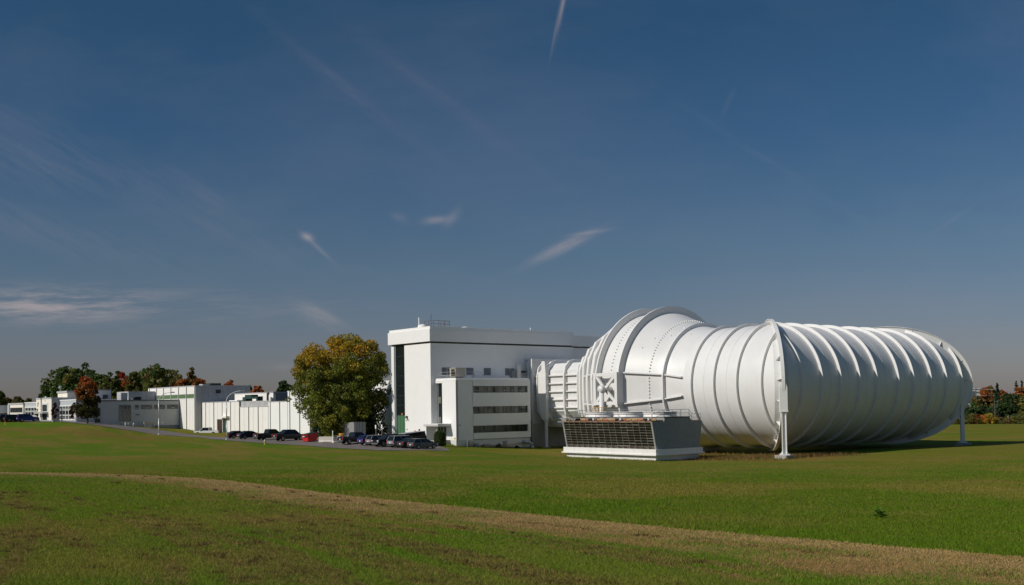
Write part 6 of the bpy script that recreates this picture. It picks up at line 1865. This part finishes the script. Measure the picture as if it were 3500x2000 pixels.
# heights from a cached grid of the terrain
ok_ = (np.abs(x) < 92)
x, y, u, v = x[ok_], y[ok_], u[ok_], v[ok_]
inside = np.stack([x - C0[0], y - C0[1]], 1)
rr_, ll_ = inside @ RV, inside @ LV
ok_ = ~(((rr_ > -47) & (ll_ > 28)) | ((rr_ > -24) & (ll_ > 0)) | ((rr_ > -12) & (ll_ > -10)))
x, y, u, v = x[ok_], y[ok_], u[ok_], v[ok_]
gx = np.linspace(-94, 94, 160); gy = np.linspace(10, 178, 160)
GX, GY = np.meshgrid(gx, gy)
GZg = gz(GX.ravel(), GY.ravel()).reshape(GX.shape)
fx = (x - gx[0]) / (gx[1] - gx[0]); fy = (y - gy[0]) / (gy[1] - gy[0])
ix = np.clip(fx.astype(int), 0, 158); iy = np.clip(fy.astype(int), 0, 158)
fx -= ix; fy -= iy
z = (GZg[iy, ix] * (1 - fx) + GZg[iy, ix + 1] * fx) * (1 - fy) + (GZg[iy + 1, ix] * (1 - fx) + GZg[iy + 1, ix + 1] * fx) * fy
edge_n = v + (vnoise(u * 1.2, v * 1.2, 4) - .5) * .5
tall = edge_n > 0
sw_w = 5.0 + 1.8 * (vnoise(u * .35, u * 0, 6) - .5) * 2
sw_n = vnoise(u * .25, v * .9, 15, 4)
swath = (~tall) & (edge_n > -sw_w * 1.5) & (rng.random(len(x)) < np.clip(1.3 + edge_n / sw_w * 0.95 + (sw_n - .5) * 2.0, 0, .93))
streak_n = vnoise(u * .06 + 3, v * 1.5, 9, 5)
streak = (~tall) & (~swath) & (streak_n > .53) & (rng.random(len(x)) < np.clip((streak_n - .53) * 5, 0, .55))
mown = (~tall) & (~swath) & (~streak)
patch = vnoise(x * .16, y * .10, 12, 4)
patch2 = vnoise(x * .7, y * .7, 13, 3)
grow = np.clip((y / 26.0) ** 0.85, 0.55, 2.6)             # far blades stand for small tufts
def tint(base, m, n0, j=.35):
    c = np.tile(np.array(base), (m, 1)) * rng.uniform(1 - j, 1 + j, m)[:, None]
    return c
def mixc(a, b_, t):
    return a * (1 - t[:, None]) + b_ * t[:, None]
k = np.where(mown)[0]
c = mixc(tint((0.145, 0.240, 0.018), len(k), 0), tint((0.255, 0.240, 0.045), len(k), 0), np.clip((patch[k] - .47) * 3.5, 0, .9))
c = mixc(c, tint((0.19, 0.20, 0.06), len(k), 0), (rng.random(len(k)) < .06).astype(float) * .8)
mo = blades('mown_grass', np.c_[x[k], y[k], z[k]], (.03 + .04 * patch2[k]) * np.sqrt(grow[k]), .0065 * grow[k], c, rng, 1.2)
mo['kind'] = 'stuff'; tag(mo, 'short mown grass in the foreground below the band of clippings', 'grass')
k = np.where(swath | streak)[0]
c = mixc(mixc(tint((0.54, 0.375, 0.155), len(k), 0, .25), tint((0.42, 0.25, 0.10), len(k), 0, .28), np.clip(-v[k] / 4.5 + (patch2[k] - .5) * 1.2, 0, 1)), tint((0.15, 0.10, 0.035), len(k), 0, .25), (rng.random(len(k)) < np.where(swath[k], .12, .6)).astype(float) * .9)
cl = blades('grass_clippings', np.c_[x[k], y[k], z[k] + .01], (.02 + .035 * rng.random(len(k))) * np.sqrt(grow[k]), .006 * grow[k], c, rng, 2.2)
cl['kind'] = 'stuff'; tag(cl, 'dry brown grass clippings in a band along the mown edge', 'clippings')
k = np.where(tall)[0]
c = mixc(tint((0.125, 0.205, 0.013), len(k), 0), tint((0.280, 0.230, 0.050), len(k), 0), np.clip((patch[k] - .38) * 3.2, 0, 1) * .9)
c = mixc(c, tint((0.26, 0.20, 0.09), len(k), 0), (rng.random(len(k)) < .07).astype(float) * .8)
near_edge = np.exp(-np.clip(v[k], 0, 50) / 9)
ta = blades('tall_grass', np.c_[x[k], y[k], z[k]], (.06 + .09 * patch2[k]) * (.5 + .5 * near_edge) * np.sqrt(grow[k]) * .8 * np.clip((185 - y[k]) / 110, .12, 1), .0075 * grow[k], c, rng, .9)
ta['kind'] = 'stuff'; tag(ta, 'taller uncut green grass beyond the band of clippings', 'grass')
# matted clods of old cuttings dropped on the mown side
n_cl = 300
cx_, cy_ = scatter(n_cl * 6, 14, 95, rng)
cu_, cv_ = strip_uv(cx_, cy_)
kk = np.where((cv_ < -1.0) & (vnoise(cu_ * .06 + 3, cv_ * 1.5, 9, 5) > .55))[0][:n_cl]
m_ = 55
ca_ = rng.uniform(0, 2 * math.pi, (len(kk), m_)); cr_ = np.abs(rng.normal(0, 1, (len(kk), m_))) * rng.uniform(.08, .3, (len(kk), 1))
el_ = rng.uniform(1.0, 2.6, (len(kk), 1))
ox, oy = cr_ * np.cos(ca_) * el_, cr_ * np.sin(ca_)
bx0 = (cx_[kk, None] + ox * _dir[0] - oy * _dir[1]).ravel(); by0 = (cy_[kk, None] + ox * _dir[1] + oy * _dir[0]).ravel()
g_ = np.clip((by0 / 26.0) ** 0.85, .55, 2.6)
c = mixc(tint((0.105, 0.078, 0.03), len(bx0), 0), tint((0.26, 0.17, 0.07), len(bx0), 0), (rng.random(len(bx0)) < .25).astype(float))
cd_ = blades('cut_grass_clods', np.c_[bx0, by0, gz(bx0, by0) + .01], rng.uniform(.04, .10, len(bx0)) * np.sqrt(g_), .008 * g_, c, rng, 1.4)
cd_['kind'] = 'stuff'; tag(cd_, 'dark matted clods of old cut grass scattered over the mown side', 'clippings')
# dry grass under the tunnel's near corner
n_ = 9000
rr = rng.uniform(-18, 0, n_); lq = rng.normal(-rr * .0 + 0, 1, n_)
ll = np.where(rng.random(n_) < .8, -9.5 + (-rr - 2) * .9 + rng.normal(0, 2.2, n_), rng.uniform(-12, 12, n_))
w3 = C0[None] + ll[:, None] * LV + rr[:, None] * RV
zg = gz(w3[:, 0], w3[:, 1])
c = mixc(tint((0.24, 0.145, 0.055), n_, 0, .4), tint((0.10, 0.10, 0.03), n_, 0), (rng.random(n_) < .3).astype(float))
dg = blades('dry_grass', np.c_[w3, zg], rng.uniform(.15, .6, n_), rng.uniform(.02, .045, n_), c, rng, .6)
dg['kind'] = 'stuff'; tag(dg, 'dry brown grass left standing under the tunnel corner', 'grass')

# ragged uncut grass where mowers do not reach: along walls, plinths and footings
segs = [(-23.2, 0.8, -23.2, 18.7, .1), (-23.1, 0.75, -14.4, 0.75, .1), (-24.9, 42.85, -9.3, 42.85, .1), (-24.95, 43.0, -24.95, 44.5, .08), (-10.4, -10.3, -8.6, -8.4, .3), (-10.3, -8.2, -8.4, -10.4, .3), (37.0, -10.6, 39.0, -8.6, .3), (-6.0, 43.0, 5.0, 45.8, .3), (-29.3, 81, -29.3, 134, .15), (-30.9, 134.5, -30.9, 143, .15)]
GP, GH = [], []
for (ra_, la_, rb_, lb_, sp_) in segs:
    m_ = int(60 * math.hypot(rb_ - ra_, lb_ - la_)) + 20
    t_ = rng.random(m_)
    r_ = ra_ + (rb_ - ra_) * t_ + rng.normal(0, sp_, m_); l_ = la_ + (lb_ - la_) * t_ + rng.normal(0, sp_, m_)
    w_ = C0[None] + l_[:, None] * LV + r_[:, None] * RV
    GP.append(w_); GH.append(rng.uniform(.05, .32, m_) * (0.4 + vnoise(t_ * 9, t_ * 0, 31)))
GP = np.concatenate(GP); GH = np.concatenate(GH)
c = mixc(tint((0.10, 0.16, 0.01), len(GP), 0), tint((0.26, 0.19, 0.05), len(GP), 0), (rng.random(len(GP)) < .4).astype(float))
eg = blades('edge_grass', np.c_[GP, gz(GP[:, 0], GP[:, 1])], GH, np.full(len(GP), .025), c, rng, .7)
eg['kind'] = 'stuff'; tag(eg, 'ragged uncut grass along the foot of walls and footings', 'grass')
